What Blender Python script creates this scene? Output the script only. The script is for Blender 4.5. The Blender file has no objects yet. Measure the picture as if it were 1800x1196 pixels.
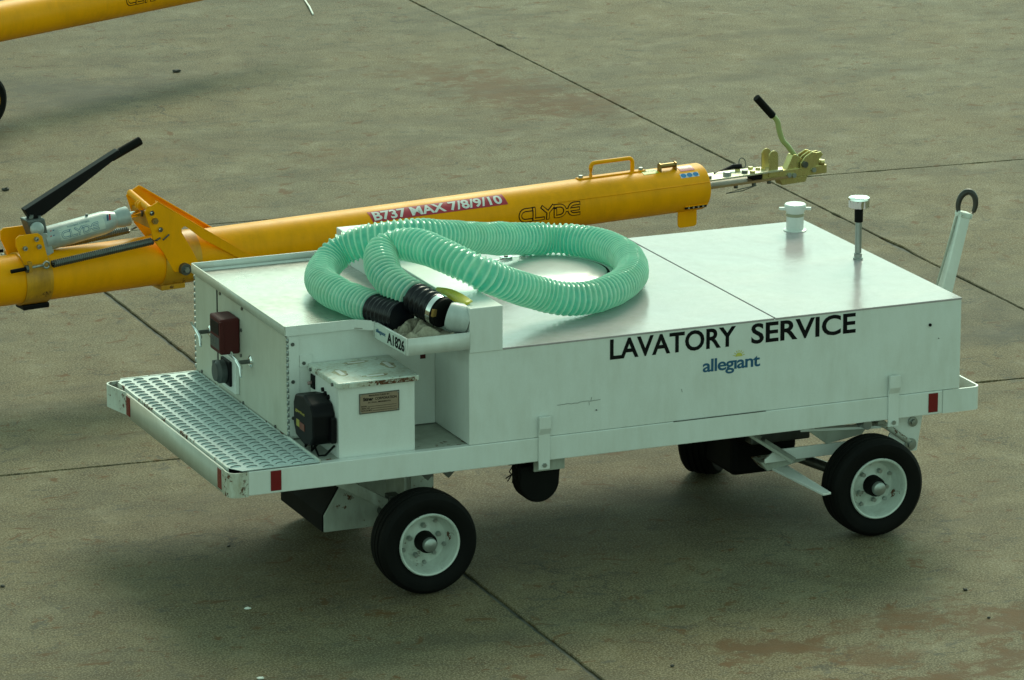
import bpy, bmesh, math, random
from mathutils import Vector, Matrix, noise
random.seed(7)
S = bpy.context.scene
COL = S.collection
R = math.radians
pi = math.pi

# ------------------------------------------------------------------ camera
cam_d = bpy.data.cameras.new('camera')
cam = bpy.data.objects.new('camera', cam_d)
COL.objects.link(cam)
fw = Vector((0.37449226, 0.89038521, -0.2587851))
rt = Vector((0.92176224, -0.38775549, -0.0002277))
up = Vector((0.10054808, 0.23845307, 0.96593489))
m = Matrix((rt, up, -fw)).transposed().to_4x4()
m.translation = Vector((-7.43592067, -21.18867896, 7.3649583))
cam.matrix_world = m
cam_d.sensor_width = 36
cam_d.lens = 8555.255 / 1800 * 36
cam_d.clip_start = 0.5
cam_d.clip_end = 3000
S.camera = cam

# ------------------------------------------------------------------ world, sun, exposure
SUN_EL, SUN_AZ = R(36), R(34)          # azimuth from +Y towards +X
w = bpy.data.worlds.new('World')
S.world = w
w.use_nodes = True
wn, wl = w.node_tree.nodes, w.node_tree.links
bg = wn['Background']
sky = wn.new('ShaderNodeTexSky')
sky.sky_type = 'NISHITA'
sky.sun_disc = False
sky.sun_elevation = SUN_EL
sky.sun_rotation = SUN_AZ
sky.altitude = 100
sky.air_density = 1.2
sky.dust_density = 1.2
sky.ozone_density = 0.6
hs = wn.new('ShaderNodeHueSaturation')
hs.inputs['Saturation'].default_value = 0.20
tint = wn.new('ShaderNodeMix'); tint.data_type = 'RGBA'; tint.blend_type = 'MULTIPLY'
tint.inputs[0].default_value = 1.0
tint.inputs[7].default_value = (0.66, 0.985, 0.79, 1)
wl.new(sky.outputs[0], hs.inputs['Color'])
wl.new(hs.outputs[0], tint.inputs[6])
wl.new(tint.outputs[2], bg.inputs['Color'])
bg.inputs['Strength'].default_value = 0.13
sd = bpy.data.lights.new('sun', 'SUN')
sd.energy = 1.45
sd.angle = R(24)
sd.color = (1.0, 0.95, 0.72)
sun = bpy.data.objects.new('sun', sd)
COL.objects.link(sun)
sv = Vector((math.sin(SUN_AZ) * math.cos(SUN_EL), math.cos(SUN_AZ) * math.cos(SUN_EL), math.sin(SUN_EL)))
sun.rotation_euler = (-sv).to_track_quat('-Z', 'Y').to_euler()
sun.location = sv * 40
S.view_settings.view_transform = 'Standard'
S.view_settings.look = 'None'
S.view_settings.gamma = 1
S.view_settings.use_curve_mapping = False
S.view_settings.exposure = 0.72

# ------------------------------------------------------------------ materials
def nmat(name):
    M = bpy.data.materials.new(name)
    M.use_nodes = True
    return M, M.node_tree.nodes, M.node_tree.links, M.node_tree.nodes['Principled BSDF']

def sock(nt, v):
    return v

def noise_n(n, l, vec, scale, detail=4, rough=0.55, dist=0.0):
    t = n.new('ShaderNodeTexNoise')
    t.inputs['Scale'].default_value = scale
    t.inputs['Detail'].default_value = detail
    t.inputs['Roughness'].default_value = rough
    t.inputs['Distortion'].default_value = dist
    if vec is not None: l.new(vec, t.inputs['Vector'])
    return t.outputs['Fac']

def ramp(n, l, f, a, b, ca=(0, 0, 0, 1), cb=(1, 1, 1, 1)):
    r = n.new('ShaderNodeValToRGB')
    r.color_ramp.elements[0].position = a; r.color_ramp.elements[0].color = ca
    r.color_ramp.elements[1].position = b; r.color_ramp.elements[1].color = cb
    l.new(f, r.inputs[0])
    return r.outputs[0]

def mix(n, l, f, a, b, mode='MIX'):
    x = n.new('ShaderNodeMix'); x.data_type = 'RGBA'; x.blend_type = mode
    for i, v in ((0, f), (6, a), (7, b)):
        if hasattr(v, 'links'): l.new(v, x.inputs[i])
        else: x.inputs[i].default_value = v if i == 0 else (tuple(v) + (1,))[:4]
    return x.outputs[2]

def mth(n, l, op, a, b=None, clamp=False):
    x = n.new('ShaderNodeMath'); x.operation = op; x.use_clamp = clamp
    for i, v in ((0, a), (1, b)):
        if v is None: continue
        if hasattr(v, 'links'): l.new(v, x.inputs[i])
        else: x.inputs[i].default_value = v
    return x.outputs[0]

def mapping(n, l, vec, scale, loc=(0, 0, 0), rot=(0, 0, 0)):
    x = n.new('ShaderNodeMapping')
    x.inputs['Scale'].default_value = scale
    x.inputs['Location'].default_value = loc
    x.inputs['Rotation'].default_value = rot
    l.new(vec, x.inputs['Vector'])
    return x.outputs[0]

def bump(n, l, p, h, strength=0.2, dist=0.01):
    b = n.new('ShaderNodeBump')
    b.inputs['Strength'].default_value = strength
    b.inputs['Distance'].default_value = dist
    l.new(h, b.inputs['Height'])
    l.new(b.outputs[0], p.inputs['Normal'])

def surf(name, col, rough=0.5, metal=0.0, dirt=0.3, dirtcol=(0.10, 0.09, 0.06), rust=0.0, scale=1.0,
         coat=0.0, bmp=0.03, spec=0.5, fine=0.06, wave=0.0, rvar=0.12):
    M, n, l, p = nmat(name)
    tc = n.new('ShaderNodeTexCoord')
    v = tc.outputs['Object']
    big = noise_n(n, l, v, 2.2 * scale, 5, 0.6, 0.4)
    med = noise_n(n, l, mapping(n, l, v, (1, 1, 0.25)), 16 * scale, 5, 0.65)
    fin = noise_n(n, l, v, 260, 2, 0.6)
    c = mix(n, l, mth(n, l, 'MULTIPLY', ramp(n, l, mth(n, l, 'MULTIPLY', big, med), 0.17, 0.42), dirt), col, dirtcol)
    c = mix(n, l, mth(n, l, 'MULTIPLY', fin, fine * 2), c, tuple(x * 0.35 for x in col))
    if rust > 0:
        rn = noise_n(n, l, v, 22 * scale, 8, 0.72)
        rb = noise_n(n, l, v, 4 * scale, 3, 0.5)
        mk = ramp(n, l, mth(n, l, 'MULTIPLY', rn, rb), 0.37 - rust * 0.14, 0.41 - rust * 0.14)
        rc = mix(n, l, noise_n(n, l, v, 60, 4), (0.16, 0.055, 0.015), (0.02, 0.012, 0.008))
        c = mix(n, l, mk, c, rc)
        rr = mth(n, l, 'ADD', mth(n, l, 'MULTIPLY', mk, 0.5), rough, True)
        l.new(rr, p.inputs['Roughness'])
    else:
        rr = mth(n, l, 'ADD', mth(n, l, 'MULTIPLY', mth(n, l, 'SUBTRACT', big, 0.5), rvar * 2), rough, True)
        l.new(rr, p.inputs['Roughness'])
    l.new(c, p.inputs['Base Color'])
    p.inputs['Metallic'].default_value = metal
    p.inputs['Specular IOR Level'].default_value = spec
    p.inputs['Coat Weight'].default_value = coat
    p.inputs['Coat Roughness'].default_value = 0.12
    h = mth(n, l, 'ADD', mth(n, l, 'MULTIPLY', big, 1.0 + wave * 6), mth(n, l, 'MULTIPLY', fin, 0.04))
    bump(n, l, p, h, 0.5, bmp)
    return M

WHITE = surf('white_paint', (0.71, 0.75, 0.71), 0.34, dirt=0.26, dirtcol=(0.40, 0.38, 0.28), bmp=0.006, coat=0.25, fine=0.10)
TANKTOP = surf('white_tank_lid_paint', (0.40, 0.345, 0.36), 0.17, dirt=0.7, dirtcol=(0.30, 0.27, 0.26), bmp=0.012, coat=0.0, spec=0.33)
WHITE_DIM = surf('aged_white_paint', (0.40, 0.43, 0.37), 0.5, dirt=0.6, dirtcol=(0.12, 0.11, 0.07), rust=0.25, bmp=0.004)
RUSTY = surf('chipped_white_paint', (0.60, 0.66, 0.60), 0.42, dirt=0.5, dirtcol=(0.25, 0.20, 0.12), rust=0.55, scale=1.6, bmp=0.004)
WHITE_SHADE = surf('shaded_white_paint', (0.50, 0.51, 0.43), 0.4, dirt=0.35, dirtcol=(0.26, 0.25, 0.17), bmp=0.004)  # darker copy of the white paint: shade of the front-facing sides put into the colour
GALV = surf('bare_aluminium_sheet', (0.34, 0.34, 0.31), 0.30, metal=0.6, dirt=0.8, dirtcol=(0.16, 0.17, 0.14), bmp=0.010)
TREAD = surf('galvanised_tread', (0.50, 0.60, 0.58), 0.45, metal=0.0, dirt=0.4, dirtcol=(0.25, 0.28, 0.26), bmp=0.003)
YEL = surf('yellow_paint', (0.92, 0.37, 0.0), 0.42, dirt=0.35, dirtcol=(0.42, 0.19, 0.005), bmp=0.003, coat=0.0, spec=0.12)
YEL_D = surf('worn_yellow_paint', (0.62, 0.30, 0.006), 0.45, dirt=0.8, dirtcol=(0.16, 0.07, 0.01), rust=0.2, bmp=0.003)
RUB = surf('black_rubber', (0.0032, 0.0034, 0.0030), 0.7, dirt=0.3, dirtcol=(0.014, 0.013, 0.010), bmp=0.002, spec=0.12)
BLK = surf('black_plastic', (0.004, 0.004, 0.005), 0.5, dirt=0.2, dirtcol=(0.012, 0.012, 0.012), bmp=0.002, spec=0.14)
CUFF = surf('black_cuff_rubber', (0.005, 0.006, 0.009), 0.3, dirt=0.15, dirtcol=(0.015, 0.015, 0.02), bmp=0.003, spec=0.35)
STEEL = surf('dark_steel', (0.12, 0.13, 0.12), 0.42, metal=0.7, dirt=0.5, dirtcol=(0.05, 0.04, 0.03), bmp=0.003)
ZINC = surf('grey_zinc', (0.36, 0.40, 0.38), 0.35, metal=0.75, dirt=0.3, bmp=0.003)
CHROME = surf('chrome', (0.80, 0.84, 0.82), 0.10, metal=1.0, dirt=0.1, bmp=0.001)
GOLDZ = surf('yellow_zinc_plate', (0.60, 0.54, 0.22), 0.28, metal=0.75, dirt=0.5, dirtcol=(0.40, 0.22, 0.10), bmp=0.003, scale=3)
PLATEZ = surf('iridescent_zinc_plate', (0.56, 0.57, 0.42), 0.36, metal=0.5, dirt=0.6, dirtcol=(0.48, 0.30, 0.24), bmp=0.003, scale=4)
LEVERG = surf('olive_lever_paint', (0.36, 0.40, 0.15), 0.4, dirt=0.3, dirtcol=(0.16, 0.18, 0.07), bmp=0.002)
JACKG = surf('grey_jack_paint', (0.40, 0.46, 0.45), 0.36, metal=0.15, dirt=0.45, dirtcol=(0.13, 0.14, 0.12), bmp=0.003)
MAROON = surf('maroon_case', (0.070, 0.008, 0.008), 0.6, spec=0.25, dirt=0.35, dirtcol=(0.05, 0.02, 0.015), bmp=0.002)
REDR = surf('red_reflector', (0.19, 0.008, 0.010), 0.22, dirt=0.3, dirtcol=(0.08, 0.01, 0.01), bmp=0.001)
REDL = surf('crimson_label', (0.42, 0.012, 0.035), 0.4, dirt=0.1, bmp=0.001)
INK = surf('black_ink', (0.003, 0.003, 0.004), 0.6, spec=0.1, dirt=0.15, dirtcol=(0.06, 0.06, 0.05), bmp=0.001, fine=0.0)
NAVY = surf('navy_ink', (0.006, 0.085, 0.180), 0.45, dirt=0.15, dirtcol=(0.05, 0.1, 0.15), bmp=0.001)
YINK = surf('sun_yellow_ink', (0.55, 0.52, 0.10), 0.45, dirt=0.2, bmp=0.001)
GREYINK = surf('grey_ink', (0.12, 0.13, 0.11), 0.5, bmp=0.001)
WINK = surf('white_ink', (0.72, 0.72, 0.70), 0.4, dirt=0.1, bmp=0.001)
BINK = surf('blue_ink', (0.03, 0.22, 0.52), 0.4, dirt=0.1, bmp=0.001)
GRNL = surf('yellow_green_label', (0.45, 0.55, 0.03), 0.4, dirt=0.3, bmp=0.001)
LABEL = surf('off_white_label', (0.52, 0.58, 0.53), 0.4, dirt=0.2, dirtcol=(0.25, 0.27, 0.22), bmp=0.001)
PLATE = surf('engraved_bronze_plate', (0.34, 0.26, 0.19), 0.38, metal=0.35, dirt=0.4, dirtcol=(0.14, 0.10, 0.07), bmp=0.001)
BRASS = surf('brass', (0.38, 0.24, 0.07), 0.4, metal=0.8, dirt=0.5, bmp=0.002)
YTAG = surf('yellow_strap_vinyl', (0.52, 0.48, 0.02), 0.35, dirt=0.4, dirtcol=(0.25, 0.2, 0.03), bmp=0.003)
GREYP = surf('grey_socket_plastic', (0.05, 0.06, 0.06), 0.6, dirt=0.3, bmp=0.002)
PEBD = surf('dark_pebble', (0.03, 0.03, 0.025), 0.8, bmp=0.01)
PEBW = surf('white_chip', (0.75, 0.77, 0.70), 0.6, dirt=0.0, bmp=0.01)

RLIP = surf('rusted_lip_paint', (0.50, 0.52, 0.42), 0.5, dirt=1.0, dirtcol=(0.22, 0.12, 0.04), rust=1.25, scale=2.6, bmp=0.003)
RLIP2 = surf('rust_pitted_paint', (0.56, 0.60, 0.52), 0.5, dirt=0.8, dirtcol=(0.26, 0.20, 0.10), rust=0.75, scale=2.6, bmp=0.003)
# cloth
CLOTH = surf('soiled_cloth', (0.36, 0.33, 0.25), 0.85, dirt=0.9, dirtcol=(0.12, 0.10, 0.07), scale=3, bmp=0.03, spec=0.2, wave=0.4)

# hose: green flexible wall with a paler rigid helix moulded in it
def hose_mat():
    M, n, l, p = nmat('green_ribbed_pvc')
    at = n.new('ShaderNodeAttribute'); at.attribute_name = 'rib'
    tc = n.new('ShaderNodeTexCoord')
    nz = noise_n(n, l, tc.outputs['Object'], 9, 5, 0.65)
    f2 = noise_n(n, l, tc.outputs['Object'], 90, 3, 0.6)
    wall = mix(n, l, ramp(n, l, nz, 0.35, 0.7), (0.10, 0.47, 0.39), (0.42, 0.70, 0.53))
    wall = mix(n, l, mth(n, l, 'MULTIPLY', f2, 0.25), wall, (0.34, 0.62, 0.38))
    gr = noise_n(n, l, tc.outputs['Object'], 3.1, 6, 0.7)
    wall = mix(n, l, mth(n, l, 'MULTIPLY', ramp(n, l, gr, 0.48, 0.66), 0.5), wall, (0.30, 0.42, 0.22))
    c = mix(n, l, at.outputs['Fac'], wall, (0.88, 0.97, 0.80))
    l.new(c, p.inputs['Base Color'])
    p.inputs['Roughness'].default_value = 0.25
    p.inputs['Coat Weight'].default_value = 0.7
    p.inputs['Coat Roughness'].default_value = 0.10
    p.inputs['Specular IOR Level'].default_value = 0.5
    tr = n.new('ShaderNodeBsdfTranslucent')
    l.new(mix(n, l, 0.5, c, (0.12, 0.88, 0.76)), tr.inputs['Color'])
    ms = n.new('ShaderNodeMixShader'); ms.inputs[0].default_value = 0.5
    out = n['Material Output']
    l.new(p.outputs[0], ms.inputs[1]); l.new(tr.outputs[0], ms.inputs[2])
    l.new(ms.outputs[0], out.inputs['Surface'])
    return M
HOSE = hose_mat()

# concrete
def blob(n, l, pos, cx, cy, rx, ry, ang=0.0):
    v = mapping(n, l, pos, (1, 1, 1), (-cx, -cy, 0))
    v = mapping(n, l, v, (1 / rx, 1 / ry, 0), (0, 0, 0), (0, 0, ang))
    ln = n.new('ShaderNodeVectorMath'); ln.operation = 'LENGTH'
    l.new(v, ln.inputs[0])
    return mth(n, l, 'SUBTRACT', 1.0, ln.outputs['Value'], True)

def concrete():
    M, n, l, p = nmat('apron_concrete')
    g = n.new('ShaderNodeNewGeometry').outputs['Position']
    wob = n.new('ShaderNodeTexNoise'); wob.inputs['Scale'].default_value = 1.3; wob.inputs['Detail'].default_value = 5
    l.new(g, wob.inputs['Vector'])
    wv = n.new('ShaderNodeVectorMath'); wv.operation = 'MULTIPLY_ADD'
    l.new(wob.outputs['Color'], wv.inputs[0]); wv.inputs[1].default_value = (0.9, 0.9, 0.0); l.new(g, wv.inputs[2])
    gw = wv.outputs[0]
    big = noise_n(n, l, g, 0.55, 6, 0.62, 0.6)
    med = noise_n(n, l, g, 3.2, 6, 0.68, 0.4)
    tiny = noise_n(n, l, g, 95, 3, 0.75)
    tin2 = noise_n(n, l, g, 34, 4, 0.75)
    c = mix(n, l, ramp(n, l, big, 0.32, 0.68), (0.114, 0.079, 0.026), (0.100, 0.089, 0.047))
    c = mix(n, l, mth(n, l, 'MULTIPLY', ramp(n, l, med, 0.45, 0.72), 0.85), c, (0.060, 0.044, 0.023))
    c = mix(n, l, mth(n, l, 'MULTIPLY', ramp(n, l, med, 0.30, 0.44, (1, 1, 1, 1), (0, 0, 0, 1)), 0.5), c, (0.185, 0.158, 0.095))
    # grain of the broomed surface
    c = mix(n, l, ramp(n, l, tiny, 0.47, 0.62), c, mix(n, l, 0.68, c, (0.36, 0.31, 0.21)))
    c = mix(n, l, ramp(n, l, tin2, 0.30, 0.44, (1, 1, 1, 1), (0, 0, 0, 1)), c, mix(n, l, 0.60, c, (0.04, 0.042, 0.03)))
    # small dark scuffs
    sc = noise_n(n, l, mapping(n, l, g, (1.0, 1.6, 1), (3, 7, 0), (0, 0, 0.4)), 5.5, 7, 0.8, 0.2)
    c = mix(n, l, mth(n, l, 'MULTIPLY', ramp(n, l, sc, 0.555, 0.64), 0.6), c, (0.05, 0.055, 0.045))
    sc2 = noise_n(n, l, mapping(n, l, g, (1, 1, 1), (13, 2, 0)), 14, 4, 0.8)
    c = mix(n, l, mth(n, l, 'MULTIPLY', ramp(n, l, sc2, 0.70, 0.73), 0.8), c, (0.025, 0.025, 0.02))
    # hairline cracks in patches
    vo = n.new('ShaderNodeTexVoronoi'); vo.feature = 'DISTANCE_TO_EDGE'; vo.inputs['Scale'].default_value = 1.9
    w2 = n.new('ShaderNodeTexNoise'); w2.inputs['Scale'].default_value = 6; w2.inputs['Detail'].default_value = 7; w2.inputs['Roughness'].default_value = 0.7
    l.new(g, w2.inputs['Vector'])
    wa = n.new('ShaderNodeVectorMath'); wa.operation = 'MULTIPLY_ADD'
    l.new(w2.outputs['Color'], wa.inputs[0]); wa.inputs[1].default_value = (0.35, 0.35, 0); l.new(gw, wa.inputs[2])
    l.new(wa.outputs[0], vo.inputs['Vector'])
    ck = ramp(n, l, vo.outputs['Distance'], 0.004, 0.014, (1, 1, 1, 1), (0, 0, 0, 1))
    pm = ramp(n, l, noise_n(n, l, mapping(n, l, g, (1, 1, 1), (5, 1, 0)), 0.8, 4, 0.6), 0.47, 0.60)
    c = mix(n, l, mth(n, l, 'MULTIPLY', mth(n, l, 'MULTIPLY', ck, pm), 0.8), c, (0.04, 0.04, 0.03))
    # rust stains
    st = noise_n(n, l, g, 3.8, 7, 0.75, 0.5)
    st2 = noise_n(n, l, mapping(n, l, g, (0.8, 1.0, 1), (1, 4, 0)), 7.5, 7, 0.78, 0.7)
    for (cx, cy, rx, ry, a, k) in ((5.9, 10.5, 0.55, 1.05, -0.5, 1.0), (6.25, 9.9, 0.45, 0.55, 0, 0.9), (5.6, 11.4, 0.4, 0.6, 0, 0.6), (2.20, -1.38, 0.34, 0.24, 0, 1.0), (2.55, -1.72, 0.30, 0.26, 0, 0.8), (2.95, -1.30, 0.42, 0.16, 0, 0.8), (3.30, -1.62, 0.34, 0.34, 0.3, 1.0), (3.15, -2.10, 0.6, 0.24, 0, 1.0), (2.65, -2.15, 0.4, 0.2, 0, 0.8), (4.2, 8.9, 0.8, 0.5, 0, 0.4), (2.9, 9.6, 0.5, 0.4, 0, 0.4)):
        b = blob(n, l, gw, cx + 0.45, cy + 0.45, rx * 1.35, ry * 1.35, a)
        f = mth(n, l, 'MULTIPLY', ramp(n, l, mth(n, l, 'ADD', mth(n, l, 'MULTIPLY', b, 0.75), mth(n, l, 'MULTIPLY', mth(n, l, 'SUBTRACT', st2, 0.5), 2.6)), 0.22, 0.56), 0.88 * k)
        c = mix(n, l, f, c, mix(n, l, st2, (0.050, 0.027, 0.008), (0.150, 0.074, 0.022)))
    # dark greasy patches
    for (cx, cy, rx, ry) in ((3.4, 7.0, 2.4, 0.7), (3.0, 11.8, 1.6, 1.0), (5.2, 5.6, 1.2, 0.5), (6.2, 3.2, 1.5, 0.4)):
        b = blob(n, l, gw, cx + 0.45, cy + 0.45, rx, ry)
        f = mth(n, l, 'MULTIPLY', ramp(n, l, mth(n, l, 'MULTIPLY', b, st), 0.08, 0.40), 0.7)
        c = mix(n, l, f, c, (0.055, 0.055, 0.042))
    # broad weathering and a tone of its own for each pour
    bl = noise_n(n, l, mapping(n, l, g, (0.55, 1.0, 1), (2, 9, 0), (0, 0, 0.2)), 1.1, 6, 0.66, 0.8)
    c = mix(n, l, mth(n, l, 'MULTIPLY', ramp(n, l, bl, 0.50, 0.66), 0.5), c, (0.066, 0.058, 0.038))
    oi = n.new('ShaderNodeObjectInfo')
    tone = mth(n, l, 'ADD', mth(n, l, 'MULTIPLY', oi.outputs['Random'], 0.20), 0.82)
    cb = n.new('ShaderNodeCombineXYZ')
    for i_ in range(3): l.new(tone, cb.inputs[i_])
    c = mix(n, l, 1.0, c, cb.outputs[0], 'MULTIPLY')
    l.new(c, p.inputs['Base Color'])
    l.new(mth(n, l, 'ADD', mth(n, l, 'MULTIPLY', med, 0.2), 0.68), p.inputs['Roughness'])
    p.inputs['Specular IOR Level'].default_value = 0.17
    hh = mth(n, l, 'ADD', mth(n, l, 'MULTIPLY', tiny, 0.25), mth(n, l, 'ADD', mth(n, l, 'MULTIPLY', tin2, 0.4), med))
    bump(n, l, p, hh, 0.4, 0.014)
    return M
CONC = concrete()
JOINT = surf('joint_filler', (0.020, 0.022, 0.018), 0.8, dirt=1.0, dirtcol=(0.15, 0.15, 0.115), scale=0.9, bmp=0.01)

# ------------------------------------------------------------------ mesh helpers
def basis(d):
    d = Vector(d).normalized()
    a = Vector((0, 0, 1)) if abs(d.z) < 0.9 else Vector((1, 0, 0))
    u = d.cross(a).normalized()
    return d, u, u.cross(d).normalized()

class MB:
    def __init__(s): s.bm = bmesh.new(); s.smooth = set()
    def face(s, vs, smooth=False, mi=0):
        try:
            f = s.bm.faces.new(vs); f.smooth = smooth; f.material_index = mi
            return f
        except ValueError:
            return None
    def v(s, p): return s.bm.verts.new(p)
    def box(s, x0, x1, y0, y1, z0, z1):
        c = [s.v((x, y, z)) for z in (z0, z1) for y in (y0, y1) for x in (x0, x1)]
        for q in ((0, 2, 3, 1), (4, 5, 7, 6), (0, 1, 5, 4), (2, 6, 7, 3), (0, 4, 6, 2), (1, 3, 7, 5)):
            s.face([c[i] for i in q])
        return s
    def bar(s, p0, p1, w, h, upv=(0, 0, 1), w2=None, h2=None):
        p0, p1 = Vector(p0), Vector(p1); d = (p1 - p0).normalized(); upv = Vector(upv)
        u = d.cross(upv).normalized(); t = u.cross(d).normalized()
        w2 = w if w2 is None else w2; h2 = h if h2 is None else h2
        c = []
        for P, W, H in ((p0, w, h), (p1, w2, h2)):
            for a, b in ((-1, -1), (1, -1), (1, 1), (-1, 1)):
                c.append(s.v(P + u * a * W / 2 + t * b * H / 2))
        s.face(c[0:4][::-1]); s.face(c[4:8])
        for i in range(4):
            j = (i + 1) % 4
            s.face([c[i], c[j], c[4 + j], c[4 + i]])
        return s
    def ring(s, c, u, v, r, n, ph=0.0):
        return [s.v(c + u * (r * math.cos(2 * pi * i / n + ph)) + v * (r * math.sin(2 * pi * i / n + ph))) for i in range(n)]
    def skin(s, rings, smooth=True, closed=False, caps=True):
        k = len(rings); n = len(rings[0])
        for a in range(k if closed else k - 1):
            A, B = rings[a], rings[(a + 1) % k]
            for i in range(n):
                j = (i + 1) % n
                s.face([A[i], A[j], B[j], B[i]], smooth)
        if caps and not closed:
            s.face(rings[0][::-1]); s.face(rings[-1])
        return s
    def cyl(s, p0, p1, r0, r1=None, n=20, smooth=True, ph=0.0):
        p0, p1 = Vector(p0), Vector(p1); d, u, v = basis(p1 - p0)
        r1 = r0 if r1 is None else r1
        return s.skin([s.ring(p0, u, v, r0, n, ph), s.ring(p1, u, v, r1, n, ph)], smooth)
    def lathe(s, prof, o, ax, n=32, caps=True, smooth=True):
        o = Vector(o); d, u, v = basis(ax)
        return s.skin([s.ring(o + d * h, u, v, max(r, 1e-4), n) for r, h in prof], smooth, caps=caps)
    def tube(s, pts, r, n=10, closed=False, smooth=True):
        pts = [Vector(p) for p in pts]; k = len(pts)
        rings = []; prev = None
        for i, P in enumerate(pts):
            if closed: d = pts[(i + 1) % k] - pts[i - 1]
            else: d = pts[min(i + 1, k - 1)] - pts[max(i - 1, 0)]
            d.normalize()
            if prev is None: _, u, v = basis(d)
            else:
                u = (prev - d * prev.dot(d)).normalized(); v = d.cross(u)
            prev = u
            rr = r[i] if isinstance(r, (list, tuple)) else r
            rings.append(s.ring(P, u, v, rr, n))
        return s.skin(rings, smooth, closed)
    def prism(s, poly, o, U, V, dep):
        """poly (list of 2d points) in plane o,U,V pushed along the vector dep"""
        o, U, V, dep = Vector(o), Vector(U), Vector(V), Vector(dep)
        a = [s.v(o + U * x + V * y) for x, y in poly]
        b = [s.v(o + U * x + V * y + dep) for x, y in poly]
        s.face(a[::-1]); s.face(b)
        for i in range(len(poly)):
            j = (i + 1) % len(poly)
            s.face([a[i], a[j], b[j], b[i]])
        return s
    def sphere(s, c, r, n=16, sc=(1, 1, 1)):
        prof = []
        k = n // 2
        rings = []
        for i in range(1, k):
            t = pi * i / k
            rings.append([s.v(Vector(c) + Vector((math.sin(t) * math.cos(2 * pi * j / n) * r * sc[0], math.sin(t) * math.sin(2 * pi * j / n) * r * sc[1], math.cos(t) * r * sc[2]))) for j in range(n)])
        return s.skin(rings, True)
    def helix(s, p0, p1, r, wire, turns, n=6, per=10):
        p0, p1 = Vector(p0), Vector(p1); d, u, v = basis(p1 - p0)
        L = (p1 - p0).length; N = int(turns * per)
        pts = [p0 + d * (L * i / N) + u * r * math.cos(2 * pi * i / per) + v * r * math.sin(2 * pi * i / per) for i in range(N + 1)]
        return s.tube(pts, wire, n)
    def build(s, name, mat, parent=None, bevel=0.0, seg=2, tri=False):
        bm = s.bm
        bmesh.ops.recalc_face_normals(bm, faces=bm.faces)
        for e_ in bm.edges:
            if len(e_.link_faces) == 2 and e_.calc_face_angle(0) > R(32): e_.smooth = False
        me = bpy.data.meshes.new(name)
        bm.to_mesh(me); bm.free()
        for mm in (mat if isinstance(mat, (list, tuple)) else [mat]): me.materials.append(mm)
        o = bpy.data.objects.new(name, me)
        COL.objects.link(o)
        if parent is not None: o.parent = parent
        if bevel > 0:
            b = o.modifiers.new('bevel', 'BEVEL'); b.width = bevel; b.segments = seg
            b.limit_method = 'ANGLE'; b.angle_limit = R(35)
        return o

def empty(name, loc, rz=0.0):
    o = bpy.data.objects.new(name, None)
    o.empty_display_size = 0.2
    o.location = loc; o.rotation_euler = (0, 0, rz)
    COL.objects.link(o)
    return o

def tag(o, label=None, cat=None, group=None, kind=None):
    if label: o['label'] = label
    if cat: o['category'] = cat
    if group: o['group'] = group
    if kind: o['kind'] = kind
    return o

def bx(name, mat, parent, x0, x1, y0, y1, z0, z1, bevel=0.003):
    return MB().box(x0, x1, y0, y1, z0, z1).build(name, mat, parent, bevel)

def copy_tree(o, parent=None, skip=()):
    c = o.copy(); COL.objects.link(c); c.parent = parent
    for ch in list(kids[o.name]) if o.name in kids else []:
        if ch.name.split('.')[0] in skip: continue
        copy_tree(ch, c, skip)
    return c

# text as flat geometry, mapped into place
def text_mesh(txt, bold=0.0, space=1.0):
    cu = bpy.data.curves.new('lettering', 'FONT')
    cu.body = txt; cu.size = 1.0; cu.offset = bold; cu.space_character = space; cu.resolution_u = 4
    ob = bpy.data.objects.new('lettering', cu)
    COL.objects.link(ob)
    dg = bpy.context.evaluated_depsgraph_get(); dg.update()
    me = bpy.data.meshes.new_from_object(ob.evaluated_get(dg))
    bpy.data.objects.remove(ob); bpy.data.curves.remove(cu)
    return me

def lettering(txt, x0, x1, y0, y1, fn, mat, parent, bold=0.0, space=1.0, name='lettering', cut=0.0, box=None):
    """fit text into the rectangle x0..x1,y0..y1 of a 2d plane, then map through fn(x,y)->3d; y-extent by cap height"""
    me = text_mesh(txt, bold, space)
    xs = [v.co.x for v in me.vertices]; ys = [v.co.y for v in me.vertices]
    bx0, bx1 = min(xs), max(xs)
    by0, by1 = (min(ys), max(ys)) if box is None else box
    for v in me.vertices:
        v.co.x = x0 + (v.co.x - bx0) / (bx1 - bx0) * (x1 - x0)
        v.co.y = y0 + (v.co.y - by0) / (by1 - by0) * (y1 - y0)
        v.co.z = 0
    if cut > 0:
        bm = bmesh.new(); bm.from_mesh(me)
        y = y0 + cut
        while y < y1:
            bmesh.ops.bisect_plane(bm, geom=bm.verts[:] + bm.edges[:] + bm.faces[:], plane_co=(0, y, 0), plane_no=(0, 1, 0))
            y += cut
        bm.to_mesh(me); bm.free()
    for v in me.vertices: v.co = fn(v.co.x, v.co.y)
    me.materials.clear(); me.materials.append(mat)
    me.name = name
    o = bpy.data.objects.new(name, me); COL.objects.link(o); o.parent = parent
    return o

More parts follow.
